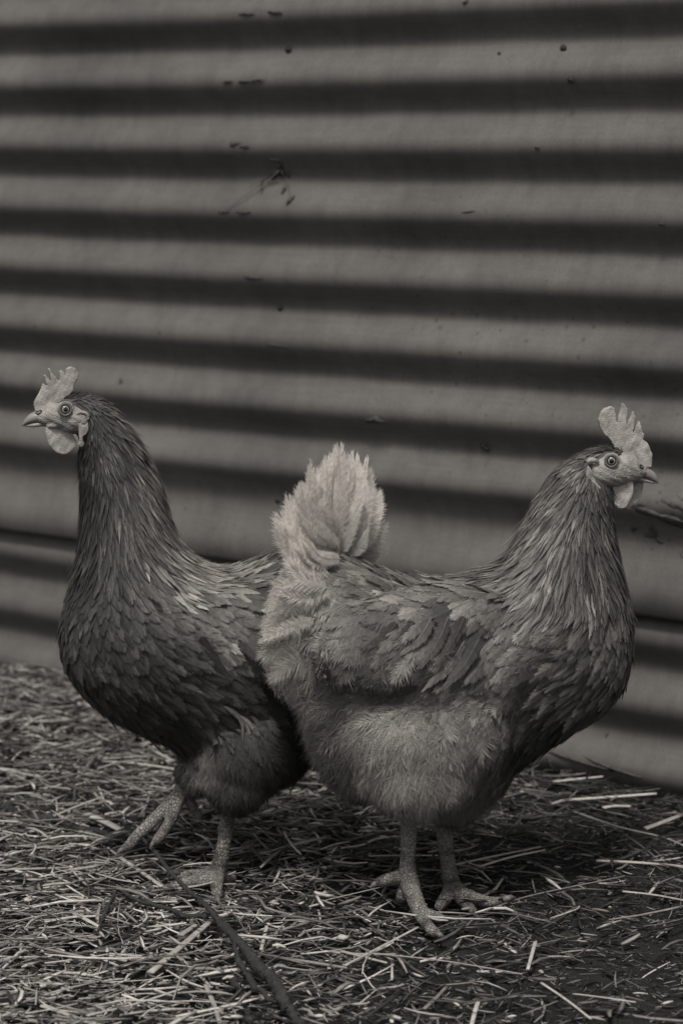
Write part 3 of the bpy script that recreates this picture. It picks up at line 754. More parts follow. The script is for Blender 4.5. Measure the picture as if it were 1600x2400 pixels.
G_R = [(988, 1500, -0.35, 0.9, 24, 8, 0.4, 0.225, 0.1), (1010, 1520, 0.5, 0.6, 14, 6, 0.5, 0.255, 0.1),   # x, y, dx, dy, length, half width (mm), fluff, tone, point
    (1385, 1060, -0.7, 0.5, 9, 1.2, 0, 0.09, 0.7), (1420, 1036, -1, 0.1, 7, 1, 0, 0.063, 0.7), (1340, 1090, -0.62, 0.75, 14, 1.5, 0, 0.108, 0.9), (1380, 1120, -0.4, 0.9, 12, 1.4, 0, 0.079, 0.9), (1400, 1170, -0.2, 1, 14, 1.8, 0, 0.063, 0.8), (1435, 1170, 0, 1, 11, 1.6, 0.1, 0.045, 0.6),
    (1300, 1160, -0.55, 0.85, 22, 2, 0, 0.116, 1), (1350, 1200, -0.35, 0.95, 24, 2.2, 0, 0.097, 1), (1400, 1240, -0.05, 1, 24, 2.4, 0, 0.063, 1), (1435, 1240, 0.1, 1, 20, 2.4, 0, 0.032, 0.9),
    (1240, 1240, -0.6, 0.8, 30, 2.4, 0, 0.134, 1), (1300, 1280, -0.35, 0.95, 34, 2.5, 0, 0.125, 1), (1360, 1300, -0.12, 1, 34, 2.7, 0, 0.097, 1), (1420, 1320, 0.15, 1, 28, 2.8, 0, 0.076, 0.8), (1455, 1370, 0.15, 1, 24, 3, 0, 0.09, 0.7),
    (1180, 1330, -0.75, 0.65, 34, 3, 0.05, 0.133, 0.9), (1240, 1360, -0.5, 0.85, 34, 3.2, 0.05, 0.17, 0.9), (1310, 1380, -0.25, 0.95, 30, 3, 0, 0.116, 0.9), (1380, 1400, 0, 1, 26, 3.4, 0, 0.108, 0.7),
    (1470, 1450, 0, 1, 24, 4.2, 0, 0.099, 0.5), (1420, 1470, -0.1, 1, 24, 4.8, 0.05, 0.106, 0.4), (1465, 1550, -0.35, 0.95, 26, 5, 0, 0.099, 0.4), (1410, 1570, -0.65, 0.75, 28, 6, 0.05, 0.106, 0.3), (1340, 1480, -0.7, 0.6, 28, 6.5, 0.2, 0.12, 0.25), (1290, 1530, -1, 0.1, 34, 7, 0.25, 0.128, 0.2), (1340, 1590, -0.95, 0.35, 34, 7, 0.12, 0.106, 0.3), (1400, 1640, -0.85, 0.55, 30, 6.5, 0.05, 0.083, 0.3),
    (1280, 1650, -0.9, 0.45, 38, 8, 0.2, 0.073, 0.25), (1320, 1700, -0.85, 0.5, 30, 6, 0.15, 0.037, 0.3), (1240, 1740, -0.8, 0.6, 30, 6, 0.4, 0.033, 0.3),  # keel tones lowered: shade behind the thigh put into the feather colour
    (1100, 1360, -0.95, 0.2, 34, 5, 0.15, 0.175, 0.4), (1030, 1375, -1, 0.1, 32, 5.5, 0.15, 0.167, 0.3), (950, 1375, -0.95, 0.05, 30, 6, 0.18, 0.16, 0.25), (880, 1350, -0.85, -0.1, 28, 6, 0.2, 0.167, 0.25), (830, 1320, -0.8, -0.1, 26, 6, 0.3, 0.139, 0.2),
    (1180, 1420, -0.7, 0.7, 28, 5.5, 0.12, 0.1, 0.3), (1220, 1480, -0.65, 0.75, 30, 6.5, 0.12, 0.12, 0.25), (1120, 1450, -0.7, 0.7, 30, 6.5, 0.1, 0.094, 0.25), (1060, 1430, -0.8, 0.5, 30, 7, 0.12, 0.1, 0.25), (1140, 1540, -0.6, 0.8, 32, 8, 0.1, 0.083, 0.2), (1060, 1520, -0.65, 0.75, 34, 8, 0.1, 0.089, 0.2), (980, 1480, -0.7, 0.7, 32, 8, 0.2, 0.1, 0.2), (900, 1440, -0.85, 0.5, 30, 8, 0.2, 0.107, 0.2),
    (1000, 1560, -0.6, 0.8, 36, 8.5, 0.1, 0.077, 0.2), (920, 1540, -0.65, 0.75, 34, 8.5, 0.2, 0.094, 0.2), (850, 1500, -0.75, 0.65, 34, 9, 0.25, 0.107, 0.15), (880, 1590, -0.6, 0.8, 34, 8, 0.3, 0.083, 0.2), (960, 1600, -0.6, 0.75, 30, 7, 0.3, 0.065, 0.2),
    (790, 1400, -0.75, 0.3, 36, 10, 0.35, 0.238, 0.1), (740, 1360, -0.7, -0.1, 40, 11, 0.4, 0.413, 0.1), (780, 1500, -0.9, 0.4, 40, 11, 0.35, 0.166, 0.1), (710, 1450, -1, 0.1, 44, 13, 0.45, 0.656, 0.1), (665, 1420, -0.9, 0.2, 42, 13, 0.45, 0.729, 0.1), (680, 1530, -1, 0.15, 42, 13, 0.5, 0.693, 0.1), (740, 1570, -0.9, 0.45, 38, 11, 0.5, 0.262, 0.1), (655, 1590, -0.8, 0.55, 34, 10, 0.6, 0.547, 0.1), (790, 1590, -0.8, 0.6, 36, 10, 0.5, 0.137, 0.1),
    (820, 1650, -0.85, 0.5, 32, 8, 0.7, 0.165, 0.1), (740, 1680, -0.75, 0.65, 30, 8, 0.75, 0.145, 0.1), (780, 1760, -0.7, 0.7, 28, 7, 0.85, 0.136, 0.1), (790, 1840, -0.5, 0.85, 26, 7, 0.9, 0.14, 0.1), (850, 1870, -0.2, 1, 24, 7, 0.9, 0.116, 0.1),
    (900, 1640, -0.9, 0.3, 28, 6, 0.75, 0.194, 0.1), (1000, 1630, -0.9, 0.15, 24, 5, 0.6, 0.127, 0.2), (1090, 1630, -0.8, 0.2, 24, 5, 0.5, 0.171, 0.2), (1150, 1640, -0.6, 0.7, 26, 6, 0.4, 0.163, 0.2),
    (900, 1700, -0.75, 0.65, 30, 6, 0.9, 0.252, 0.1), (960, 1690, -0.4, 0.9, 28, 6, 0.9, 0.271, 0.1), (1040, 1700, -0.2, 1, 26, 6, 0.7, 0.213, 0.1), (1110, 1700, -0.25, 1, 28, 7, 0.55, 0.151, 0.2), (1170, 1710, -0.4, 0.9, 30, 7, 0.4, 0.152, 0.2),
    (880, 1790, -0.5, 0.85, 26, 6, 0.95, 0.254, 0.1), (960, 1800, -0.1, 1, 26, 6, 0.9, 0.254, 0.1), (1040, 1800, -0.1, 1, 24, 6, 0.8, 0.194, 0.1), (1110, 1790, -0.25, 0.95, 28, 7, 0.55, 0.149, 0.2), (1165, 1790, -0.25, 0.95, 34, 7, 0.35, 0.152, 0.2), (960, 1870, 0.05, 1, 20, 5, 0.95, 0.209, 0.1), (1050, 1880, 0, 1, 20, 5, 0.9, 0.14, 0.1), (1110, 1870, -0.2, 1, 22, 6, 0.8, 0.14, 0.1)]
FACE_R = c8([(310, 900), (400, 850), (500, 870), (560, 800), (620, 755), (700, 735), (790, 745), (870, 800), (910, 770), (890, 690), (850, 640), (1300, 560), (1450, 1250), (1000, 1250), (620, 1225), (500, 1195), (440, 1150), (345, 1080), (310, 1000)])
plumage(hen_r, PR, body, G_R, [FACE_R], 0, 60000, 46000, 150, 1.75, (1431.6, 1080.3), seed=11)
# tail: base x, y, tip x, y, lat, lat, half width, bend, tone, fluff
TAIL_R = [(806, 1290, 884, 1285, .02, .035, 13, 4, .34, .35), (806, 1288, 896, 1235, .02, .03, 15, 8, .40, .35), (806, 1288, 880, 1165, .012, .025, 17, 10, .46, .22), (804, 1286, 862, 1115, .008, .015, 18, 8, .50, .2),
          (802, 1286, 832, 1075, .004, .008, 18, 6, .50, .25), (800, 1286, 795, 1058, 0, 0, 19, -4, .47, .3), (798, 1288, 765, 1085, -.006, -.008, 17, -14, .46, .35), (798, 1290, 735, 1110, -.01, -.014, 16, -24, .44, .4),
          (796, 1292, 700, 1145, -.014, -.02, 17, -34, .52, .4), (794, 1296, 672, 1178, -.018, -.028, 18, -36, .55, .4), (790, 1300, 655, 1215, -.022, -.034, 18, -34, .52, .45), (786, 1310, 664, 1250, -.026, -.038, 16, -30, .48, .5),
          (782, 1330, 680, 1275, -.03, -.042, 13, -30, .50, .5), (780, 1350, 675, 1320, -.044, -.050, 14, -26, .46, .5), (770, 1375, 650, 1372, -.058, -.050, 16, -16, .44, .45), (750, 1400, 640, 1420, -.058, -.046, 17, -10, .44, .45), (740, 1450, 630, 1480, -.058, -.044, 18, 10, .44, .5), (735, 1495, 620, 1530, -.056, -.040, 18, 10, .42, .5), (735, 1540, 640, 1585, -.052, -.044, 16, 10, .36, .6),
          (800, 1300, 860, 1215, -.004, .0, 12, 10, .36, .5), (800, 1300, 845, 1160, -.008, -.004, 12, 8, .42, .3), (796, 1300, 720, 1225, -.032, -.045, 10, -22, .46, .6), (792, 1306, 700, 1270, -.036, -.05, 9, -22, .50, .6)]
TAIL_R = [(a, b, c - (c - a) * .06, d - (d - b) * .04, e, f, h * 1.35, i, j * (1.75 if d < 1330 else 1.4), k * (.34 if d < 1300 else .8)) for a, b, c, d, e, f, h, i, j, k in TAIL_R]
_r = np.random.default_rng(4)
TAIL_R += [(a + _r.normal(0, 5), b + _r.normal(0, 5), c + _r.normal(0, 12), d + _r.normal(4, 12), e - .003, f - .004 + _r.normal(0, .003), h * _r.uniform(.4, .7), i + _r.normal(0, 10), j * _r.uniform(.75, 1.05), _r.uniform(.12, .30) if d < 1300 else _r.uniform(.4, .7)) for a, b, c, d, e, f, h, i, j, k in TAIL_R for _ in range(2)]
quill_feathers(hen_r, PR, TAIL_R, 'tail_feather', 110, 5)
# flight feathers of the folded wing
WING_R = [(1120 - 33 * k, 1500 + 3 * k, 1030 - 30 * k + _r.normal(0, 5), 1618 - 7 * k + _r.normal(0, 7), -.090 + .0012 * k, -.094 + .002 * k, 8.5, -8, .12 * _r.uniform(.8, 1.25), .12) for k in range(6)]
WING_R += [(1090 - 40 * k, 1440 + 4 * k, 1010 - 36 * k + _r.normal(0, 6), 1555 - 6 * k + _r.normal(0, 8), -.093 + .0012 * k, -.099 + .002 * k, 8.5, -8, .14 * _r.uniform(.8, 1.25), .15) for k in range(5)]
quill_feathers(hen_r, PR, WING_R, 'wing_feather', 40, 9, 1.5)
face_rows_r = [(1366, 1088, 1374, 1124, .0150, 0), (1380, 1074, 1386, 1136, .0205, 0), (1396, 1066, 1402, 1142, .0218, 0), (1412, 1062, 1418, 1143, .0215, 0), (1436, 1062, 1444, 1140, .0200, 0), (1460, 1058, 1468, 1134, .0168, 0), (1482, 1063, 1486, 1128, .0135, 0), (1500, 1083, 1500, 1120, .0100, 0), (1513, 1096, 1512, 1116, .0065, 0)]
comb_r = (c8([(1280, 960), (1298, 850), (1292, 760), (1255, 680), (1215, 600), (1160, 565), (1176, 485), (1160, 470), (1142, 500), (1146, 440), (1112, 285), (1095, 300), (1020, 470), (1006, 450), (1040, 230), (1020, 145), (1000, 165), (930, 350), (905, 360), (922, 100), (880, 30), (845, 35), (785, 335), (768, 325), (738, 100), (700, 78), (600, 100), (530, 180), (503, 280), (528, 390), (600, 495), (690, 570), (720, 640), (800, 760), (960, 930), (1100, 1010)]),
          [])
wat_n = (c8([(600, 1215), (578, 1330), (606, 1430), (685, 1512), (760, 1530), (812, 1580), (880, 1570), (930, 1540), (990, 1420), (1018, 1300), (1012, 1190), (970, 1105), (900, 1130), (760, 1170)]), -.0085, .0042)
wat_f = (c8([(1000, 1150), (1140, 1150), (1166, 1280), (1130, 1400), (1060, 1500), (985, 1555), (930, 1598), (890, 1565), (930, 1450), (980, 1300)]), .004, .0036)
L_ = lambda pts, lat: [(x, y, lat) for x, y in c8(pts)]
lobes_r = [(L_([(335, 905), (400, 868), (480, 880), (520, 915)], -.0200), [4, 6.5, 5, 2.5])]
flap_r = (c8([(350, 950), (385, 985), (425, 1050), (445, 1130), (475, 1210), (532, 1260), (535, 1320), (465, 1408), (425, 1320), (410, 1220), (365, 1150), (325, 1090)]), -.0232, .0042)
hen_head(hen_r, PR, face_rows_r, (1431.6, 1080.3),
         [(1497, 1090, 1490, 1115, .0070, 0), (1510, 1095, 1506, 1119, .0066, 0), (1523, 1100, 1520, 1124, .0052, 0), (1533, 1108, 1531, 1129, .0037, 0), (1539, 1119, 1538, 1133, .0020, 0), (1542, 1131, 1541, 1136, .0007, 0)],
         [(1474, 1110, 1476, 1127, .0062, 0), (1495, 1115, 1495, 1130, .0056, 0), (1510, 1120, 1510, 1131, .0046, 0), (1524, 1125, 1523, 1133, .0030, 0), (1535, 1130, 1534, 1135, .0012, 0)],
         (1501, 1094, -28), comb_r, wat_n, wat_f, lobes_r, flap_r, [(1431.6, 1080.3, 21, 19, -.0130, .0078, 0), (1431.6, 1080.3, 21, 19, .0130, .0078, 0), (1420, 1120, 20, 12, -.012, .006, 10), (1460, 1120, 22, 8, -.009, .005, 8)])
def gz(x, y, z): return on_ground(x, y, z)
NZ = 0.024
near = [PR.at(968, 1860, -.042), PR.at(958, 1905, -.042), PR.at(957, 1960, -.042), PR.at(955, 2010, -.042), PR.at(955, 2045, -.042), PR.at(962, 2078, -.042)]
pad = PR.at(966, 2092, -.042)
make_leg(hen_r, [(near + [pad], [.0095, .0084, .0078, .0074, .0086, .0094, .0080], .07),
                 ([PR.at(958, 2070, -.042), gz(976, 2112, .026), gz(986, 2136, .020), gz(1012, 2148, .016), gz(1036, 2153, .013)], [.0080, .0074, .0068, .0062, .0045], .12),
                 ([PR.at(960, 2080, -.046), gz(978, 2132, .020), gz(996, 2162, .014), gz(1014, 2182, .011), gz(1028, 2190, .009)], [.0075, .0062, .0056, .0052, .0040], .12),
                 ([PR.at(948, 2052, -.040), PR.at(925, 2056, -.036), PR.at(900, 2064, -.032), PR.at(882, 2070, -.030)], [.0070, .0058, .0058, .0045], .10),
                 ([PR.at(955, 2075, -.035), gz(944, 2098, .022), gz(938, 2106, .012)], [.0075, .0066, .0050], .10)],
         [([gz(1030, 2150, .015), gz(1040, 2154, .014), gz(1052, 2164, .008)], [.0034, .0032, .0007]), ([gz(1022, 2187, .011), gz(1032, 2192, .012), gz(1044, 2200, .006)], [.0030, .0027, .0006]), ([PR.at(886, 2069, -.03), PR.at(876, 2073, -.03), PR.at(866, 2081, -.03)], [.0030, .0027, .0006])])
fl = .045
make_leg(hen_r, [([PR.at(1040, 1880, fl), PR.at(1039, 1935, fl), PR.at(1045, 1985, fl), PR.at(1051, 2035, fl), PR.at(1058, 2072, fl), PR.at(1066, 2090, fl)], [.0092, .0084, .0078, .0078, .0088, .0080], .07),
                 ([PR.at(1060, 2076, fl), gz(1080, 2096, .018), gz(1112, 2107, .015), gz(1150, 2114, .013), gz(1185, 2108, .012)], [.0084, .0080, .0066, .0052, .0032], .12),
                 ([PR.at(1058, 2076, fl), gz(1048, 2098, .016), gz(1036, 2114, .013), gz(1026, 2127, .011)], [.0078, .0066, .0058, .0042], .12),
                 ([PR.at(1056, 2076, fl), gz(1076, 2104, .014), gz(1096, 2122, .012), gz(1110, 2136, .010)], [.0074, .0060, .0050, .0036], .12)],
         [([gz(1180, 2109, .014), gz(1194, 2104, .016), gz(1208, 2104, .010)], [.0032, .0029, .0007])])

# ---- left hen -----------------------------------------------------------------------------
PL = Plane(-0.115, 2.345, 16)
hen_l = empty('hen', (float(PL.at(520, 2060)[0]), 2.345, 0.0))
tag(hen_l, 'darker hen walking left with one foot lifted, half behind the other', 'hen', 'hens standing in the straw')
rows_l = [(765, 1330, 770, 1620, .016, 0), (745, 1270, 755, 1700, .040, 0), (720, 1264, 728, 1775, .056, 0), (660, 1288, 672, 1832, .070, 0), (600, 1312, 600, 1852, .080, 0), (545, 1326, 525, 1845, .085, 0), (500, 1322, 455, 1795, .086, 0),
    (465, 1304, 370, 1742, .084, 0), (444, 1288, 275, 1700, .078, 0), (425, 1264, 190, 1632, .070, 0), (412, 1240, 148, 1560, .061, 0), (403, 1212, 142, 1480, .053, 0), (394, 1182, 162, 1400, .047, 0), (385, 1148, 178, 1325, .042, 0),
    (374, 1112, 184, 1255, .037, 0), (360, 1080, 186, 1195, .033, 0), (340, 1043, 185, 1145, .030, 0), (312, 1000, 183, 1105, .027, 0), (280, 957, 182, 1072, .024, 0), (250, 934, 182, 1045, .021, 0), (222, 920, 180, 1030, .0170, 0), (195, 914, 172, 1022, .0145, 0), (170, 916, 160, 1014, .0135, 0), (145, 926, 140, 1006, .0120, 0), (120, 944, 120, 998, .010, 0), (100, 962, 102, 993, .006, 0)]
mb = MB().add(*body_loft(PL, rows_l))
mb.add(*px_ellipsoid(PL, 590, 1740, 115, 120, -.036, .046, -15)); mb.add(*px_ellipsoid(PL, 555, 1830, 70, 72, -.034, .034, 0))
mb.add(*px_ellipsoid(PL, 505, 1775, 85, 75, .010, .036, -30)); mb.add(*px_ellipsoid(PL, 460, 1815, 42, 42, .006, .026, -40))
mb.add(*px_ellipsoid(PL, 600, 1480, 180, 100, -.066, .022, 14, -.016, .012)); mb.add(*px_ellipsoid(PL, 600, 1480, 180, 100, .066, .022, 14, .016, -.012))
body = remesh(mb, 0.0033, 3)
link('body', body, M_BODY, hen_l)
G_L = [
    (185, 915, 0.9, 0.1, 7, 1, 0, 0.048, 0.7), (160, 925, 0.8, -0.2, 6, 0.9, 0, 0.021, 0.7), (225, 925, 0.85, 0.3, 9, 1.1, 0, 0.074, 0.7), (205, 960, 0.5, 0.8, 9, 1.2, 0, 0.042, 0.8), (260, 955, 0.75, 0.6, 13, 1.4, 0, 0.079, 0.9), (215, 1010, 0.2, 1, 13, 1.6, 0, 0.032, 0.9), (240, 1010, 0.4, 0.9, 15, 1.6, 0, 0.063, 0.9), (190, 1060, 0, 1, 13, 1.8, 0.05, 0.024, 0.8),
    (300, 1000, 0.65, 0.8, 18, 1.8, 0, 0.09, 1), (250, 1080, 0.25, 1, 22, 2.1, 0, 0.063, 1), (320, 1070, 0.5, 0.9, 24, 2, 0, 0.084, 1), (205, 1130, 0.05, 1, 20, 2.3, 0, 0.026, 1), (195, 1220, 0, 1, 24, 2.6, 0, 0.024, 1), (350, 1130, 0.4, 0.95, 26, 2.2, 0, 0.105, 1), (280, 1180, 0.2, 1, 30, 2.4, 0, 0.069, 1), (235, 1200, 0.12, 1, 28, 2.4, 0, 0.04, 1),
    (370, 1210, 0.4, 0.95, 32, 2.5, 0, 0.125, 1), (320, 1250, 0.3, 0.95, 34, 2.6, 0, 0.099, 1), (260, 1270, 0.15, 1, 34, 2.7, 0, 0.053, 1), (200, 1300, -0.02, 1, 24, 2.8, 0, 0.042, 0.8), (410, 1270, 0.55, 0.85, 36, 2.7, 0, 0.188, 1), (360, 1310, 0.4, 0.9, 34, 2.8, 0, 0.098, 1),
    (450, 1320, 0.75, 0.65, 36, 2.9, 0, 0.257, 0.9), (500, 1350, 0.85, 0.5, 34, 3.2, 0.05, 0.228, 0.8), (420, 1360, 0.6, 0.8, 32, 3.2, 0.05, 0.237, 0.7), (340, 1360, 0.5, 0.85, 26, 4.2, 0.1, 0.086, 0.5), (540, 1335, 0.95, 0.15, 30, 4, 0.08, 0.161, 0.5), (610, 1325, 1, -0.1, 30, 5, 0.1, 0.061, 0.3), (680, 1300, 0.9, -0.2, 30, 6, 0.15, 0.09, 0.3),
    (185, 1380, -0.1, 1, 24, 3.8, 0, 0.041, 0.5), (150, 1450, -0.05, 1, 24, 4.2, 0, 0.041, 0.5), (145, 1540, 0.2, 1, 24, 4.8, 0, 0.041, 0.4), (230, 1400, 0.05, 1, 24, 4.4, 0.05, 0.049, 0.45), (220, 1500, 0.2, 1, 26, 5.4, 0.05, 0.049, 0.35), (190, 1600, 0.5, 0.85, 26, 5.4, 0.05, 0.033, 0.35),
    (290, 1430, 0.4, 0.9, 26, 5.2, 0.08, 0.057, 0.35), (300, 1530, 0.5, 0.85, 28, 6, 0.05, 0.049, 0.3), (380, 1440, 0.75, 0.6, 28, 5.4, 0.12, 0.078, 0.35), (400, 1500, 0.8, 0.5, 32, 6.5, 0.15, 0.069, 0.3), (360, 1580, 0.7, 0.65, 30, 6.5, 0.08, 0.041, 0.3), (270, 1630, 0.7, 0.7, 28, 6, 0.05, 0.024, 0.3), (430, 1560, 0.85, 0.45, 34, 7, 0.15, 0.057, 0.25), (470, 1480, 0.85, 0.45, 34, 6.5, 0.15, 0.139, 0.3),
    (360, 1690, 0.85, 0.45, 28, 6, 0.1, 0.017, 0.3), (440, 1640, 0.9, 0.3, 36, 7, 0.12, 0.037, 0.3), (500, 1600, 0.9, 0.35, 38, 7.5, 0.12, 0.053, 0.3), (420, 1740, 0.85, 0.5, 26, 6, 0.2, 0.015, 0.3), (520, 1680, 0.8, 0.6, 40, 6.5, 0.2, 0.041, 0.4), (560, 1700, 0.6, 0.8, 40, 5.5, 0.25, 0.049, 0.5),
    (480, 1400, 0.8, 0.55, 30, 5.6, 0.08, 0.095, 0.3), (560, 1400, 0.75, 0.65, 30, 6.5, 0.08, 0.088, 0.3), (620, 1420, 0.7, 0.65, 30, 7, 0.1, 0.049, 0.25), (540, 1470, 0.65, 0.75, 32, 7.5, 0.08, 0.064, 0.25), (600, 1520, 0.6, 0.8, 34, 8, 0.08, 0.033, 0.25), (560, 1580, 0.7, 0.7, 34, 8, 0.1, 0.028, 0.25), (640, 1600, 0.6, 0.8, 34, 8, 0.15, 0.02, 0.25), (680, 1400, 0.8, 0.4, 34, 8, 0.2, 0.049, 0.25), (720, 1500, 0.7, 0.7, 34, 9, 0.4, 0.028, 0.2),
    (470, 1780, 0.1, 1, 20, 4.5, 0.95, 0.34, 0.1), (440, 1810, -0.3, 1, 18, 4.5, 0.95, 0.069, 0.1), (530, 1790, 0.3, 0.95, 22, 5, 0.95, 0.074, 0.1), (500, 1850, 0.1, 1, 20, 5, 0.95, 0.039, 0.1), (600, 1720, 0.5, 0.85, 26, 6, 0.85, 0.037, 0.1), (660, 1740, 0.6, 0.8, 26, 6, 0.9, 0.031, 0.1), (580, 1820, 0.1, 1, 22, 6, 0.95, 0.043, 0.1), (660, 1820, 0.3, 0.95, 22, 6, 0.9, 0.026, 0.1), (540, 1880, 0, 1, 18, 5, 0.95, 0.026, 0.1), (720, 1720, 0.6, 0.8, 26, 7, 0.8, 0.02, 0.1)]
FACE_L = c7([(1120, 790), (1000, 780), (900, 690), (830, 650), (700, 620), (600, 690), (560, 660), (640, 590), (860, 470), (300, 400), (50, 1050), (500, 1050), (800, 1090), (940, 1130), (960, 1300), (1060, 1300), (1090, 1100), (1120, 980)])
plumage(hen_l, PL, body, G_L, [FACE_L], 0, 60000, 26000, 150, 1.25, (153.6, 959.6), seed=12)
TAIL_L = [(720, 1330, 800, 1250, .0, .02, 14, -8, .2, .2), (720, 1330, 815, 1290, .0, .0, 14, -6, .2, .2), (720, 1320, 775, 1235, .01, .03, 14, -8, .2, .2), (715, 1340, 810, 1330, -.01, -.01, 14, -6, .18, .25), (715, 1350, 800, 1370, -.02, -.02, 13, -4, .18, .25)]
quill_feathers(hen_l, PL, TAIL_L, 'tail_feather', 36, 6)
WING_L = [(470 + 28 * k, 1490 + 4 * k, 545 + 26 * k + _r.normal(0, 5), 1600 - 4 * k + _r.normal(0, 7), -.086 + .0015 * k, -.090 + .002 * k, 8.5, 8, .06 * _r.uniform(.8, 1.25), .12) for k in range(6)]
quill_feathers(hen_l, PL, WING_L, 'wing_feather', 40, 10, 1.3)
# long curved flank plumes that hang in front of the thigh
PLUME_L = [(540, 1665, 583, 1762, -.079, -.082, 3.2, -20, .22, .1), (550, 1668, 596, 1765, -.078, -.081, 3.0, -22, .22, .1), (525, 1655, 570, 1735, -.080, -.083, 3.2, -18, .15, .15), (560, 1660, 610, 1748, -.076, -.08, 3.0, -20, .12, .2)]
quill_feathers(hen_l, PL, PLUME_L, 'flank_feather', 26, 8, 1.3)
face_rows_l = [(212, 962, 206, 996, .0140, 0), (200, 950, 194, 1009, .0190, 0), (184, 944, 178, 1016, .0205, 0), (157, 942, 155, 1014, .0200, 0), (132, 943, 133, 1008, .0168, 0), (113, 945, 113, 1001, .0135, 0), (97, 956, 98, 996, .0100, 0), (85, 964, 87, 990, .0065, 0)]
comb_l = (c7([(335, 780), (315, 700), (318, 640), (345, 580), (380, 520), (425, 440), (440, 375), (455, 362), (480, 395), (516, 415), (490, 330), (462, 250), (474, 240), (520, 290), (560, 350), (583, 352), (545, 250), (526, 155), (540, 145), (580, 210), (640, 300), (690, 335), (703, 320), (688, 200), (715, 172), (750, 195), (768, 280), (780, 270), (788, 155), (850, 118), (920, 145), (962, 215), (958, 290), (920, 360), (892, 410), (885, 480), (800, 560), (640, 680), (480, 800)]),
          [])
wat_ln = (c7([(505, 985), (485, 1080), (495, 1170), (530, 1260), (590, 1340), (660, 1390), (740, 1410), (820, 1390), (890, 1330), (932, 1250), (930, 1190), (880, 1110), (780, 1060), (640, 990)]), -.0085, .0042)
wat_lf = (c7([(520, 985), (510, 1080), (520, 1170), (550, 1250), (610, 1320), (670, 1365), (740, 1385), (820, 1360), (870, 1300), (905, 1240), (900, 1180), (860, 1110), (780, 1060), (640, 990)]), .0065, .0038)
L_ = lambda pts, lat: [(x, y, lat) for x, y in c7(pts)]
lobes_l = [(L_([(930, 830), (990, 795), (1060, 800), (1105, 840), (1108, 900)], -.0190), [2, 4.0, 4.5, 4.5, 4])]
flap_l = (c7([(980, 955), (1015, 965), (1060, 985), (1104, 940), (1110, 1040), (1085, 1110), (1030, 1140), (1020, 1200), (1056, 1265), (1005, 1308), (958, 1265), (985, 1200), (972, 1080)]), -.0192, .0038)
hen_head(hen_l, PL, face_rows_l, (153.6, 959.6),
         [(93, 962, 100, 988, .0070, 0), (81, 965, 87, 989, .0066, 0), (70, 971, 73, 991, .0052, 0), (61, 980, 63, 994, .0037, 0), (55, 989, 56, 998, .0020, 0), (51, 997, 51.5, 1000, .0007, 0)],
         [(114, 984, 112, 1000, .0062, 0), (97, 987, 97, 999.5, .0056, 0), (82, 989, 82, 1001.5, .0046, 0), (69, 992, 69, 1001, .0030, 0), (57, 996, 57, 1000, .0012, 0)],
         (92, 967, 28), comb_l, wat_ln, wat_lf, lobes_l, flap_l, [(153.6, 959.6, 21, 19, -.0130, .0078, 0), (153.6, 959.6, 21, 19, .0130, .0078, 0), (166, 1000, 20, 12, -.012, .006, -10), (130, 996, 22, 8, -.009, .005, -8)])
nl = -.036
make_leg(hen_l, [([PL.at(540, 1860, nl), PL.at(534, 1907, nl), PL.at(529, 1950, nl), PL.at(521, 1996, nl), PL.at(512, 2038, nl), PL.at(504, 2056, nl)], [.0085, .0074, .0070, .0072, .0086, .0076], .12),
                 ([PL.at(508, 2044, nl), gz(484, 2062, .018), gz(450, 2066, .014), gz(418, 2074, .011), gz(394, 2082, .009)], [.0078, .0070, .0062, .0054, .0036], .14),
                 ([PL.at(510, 2046, nl), gz(508, 2072, .016), gz(508, 2090, .010), gz(510, 2104, .006)], [.0074, .0064, .0056, .0040], .14),
                 ([PL.at(506, 2046, nl), gz(478, 2050, .016), gz(448, 2050, .012), gz(424, 2054, .010)], [.0070, .0060, .0052, .0036], .14),
                 ([PL.at(514, 2042, nl), gz(532, 2056, .012), gz(548, 2058, .008)], [.0064, .0054, .0036], .12)],
         [([gz(398, 2081, .010), gz(386, 2086, .011), gz(374, 2093, .005)], [.0032, .0029, .0007]), ([gz(510, 2100, .008), gz(510, 2110, .009), gz(508, 2120, .004)], [.0028, .0024, .0006])])
rl = .004
make_leg(hen_l, [([PL.at(470, 1790, rl), PL.at(440, 1835, rl), PL.at(420, 1862, rl)], [.0085, .0075, .0080], .08),
                 ([PL.at(424, 1856, rl), PL.at(392, 1890, rl - .004), PL.at(352, 1930, rl - .008), PL.at(322, 1958, rl - .010), PL.at(304, 1980, rl - .010), PL.at(288, 1990, rl - .010)], [.0075, .0066, .0062, .0056, .0050, .0034], .12),
                 ([PL.at(422, 1862, rl), PL.at(410, 1900, rl - .01), PL.at(394, 1934, rl - .016), PL.at(372, 1964, rl - .018), PL.at(362, 1974, rl - .018)], [.0072, .0060, .0056, .0050, .0034], .12),
                 ([PL.at(424, 1858, rl), PL.at(404, 1890, rl + .01), PL.at(380, 1920, rl + .014), PL.at(362, 1944, rl + .016)], [.0066, .0058, .0052, .0036], .12),
                 ([PL.at(430, 1850, rl), PL.at(446, 1880, rl + .004), PL.at(460, 1905, rl + .006), PL.at(468, 1918, rl + .006)], [.0064, .0054, .0048, .0034], .12)],
         [([PL.at(292, 1987, rl - .01), PL.at(282, 1994, rl - .01), PL.at(274, 2003, rl - .01)], [.0028, .0024, .0006]), ([PL.at(365, 1970, rl - .018), PL.at(357, 1979, rl - .018), PL.at(352, 1990, rl - .018)], [.0026, .0022, .0006])])

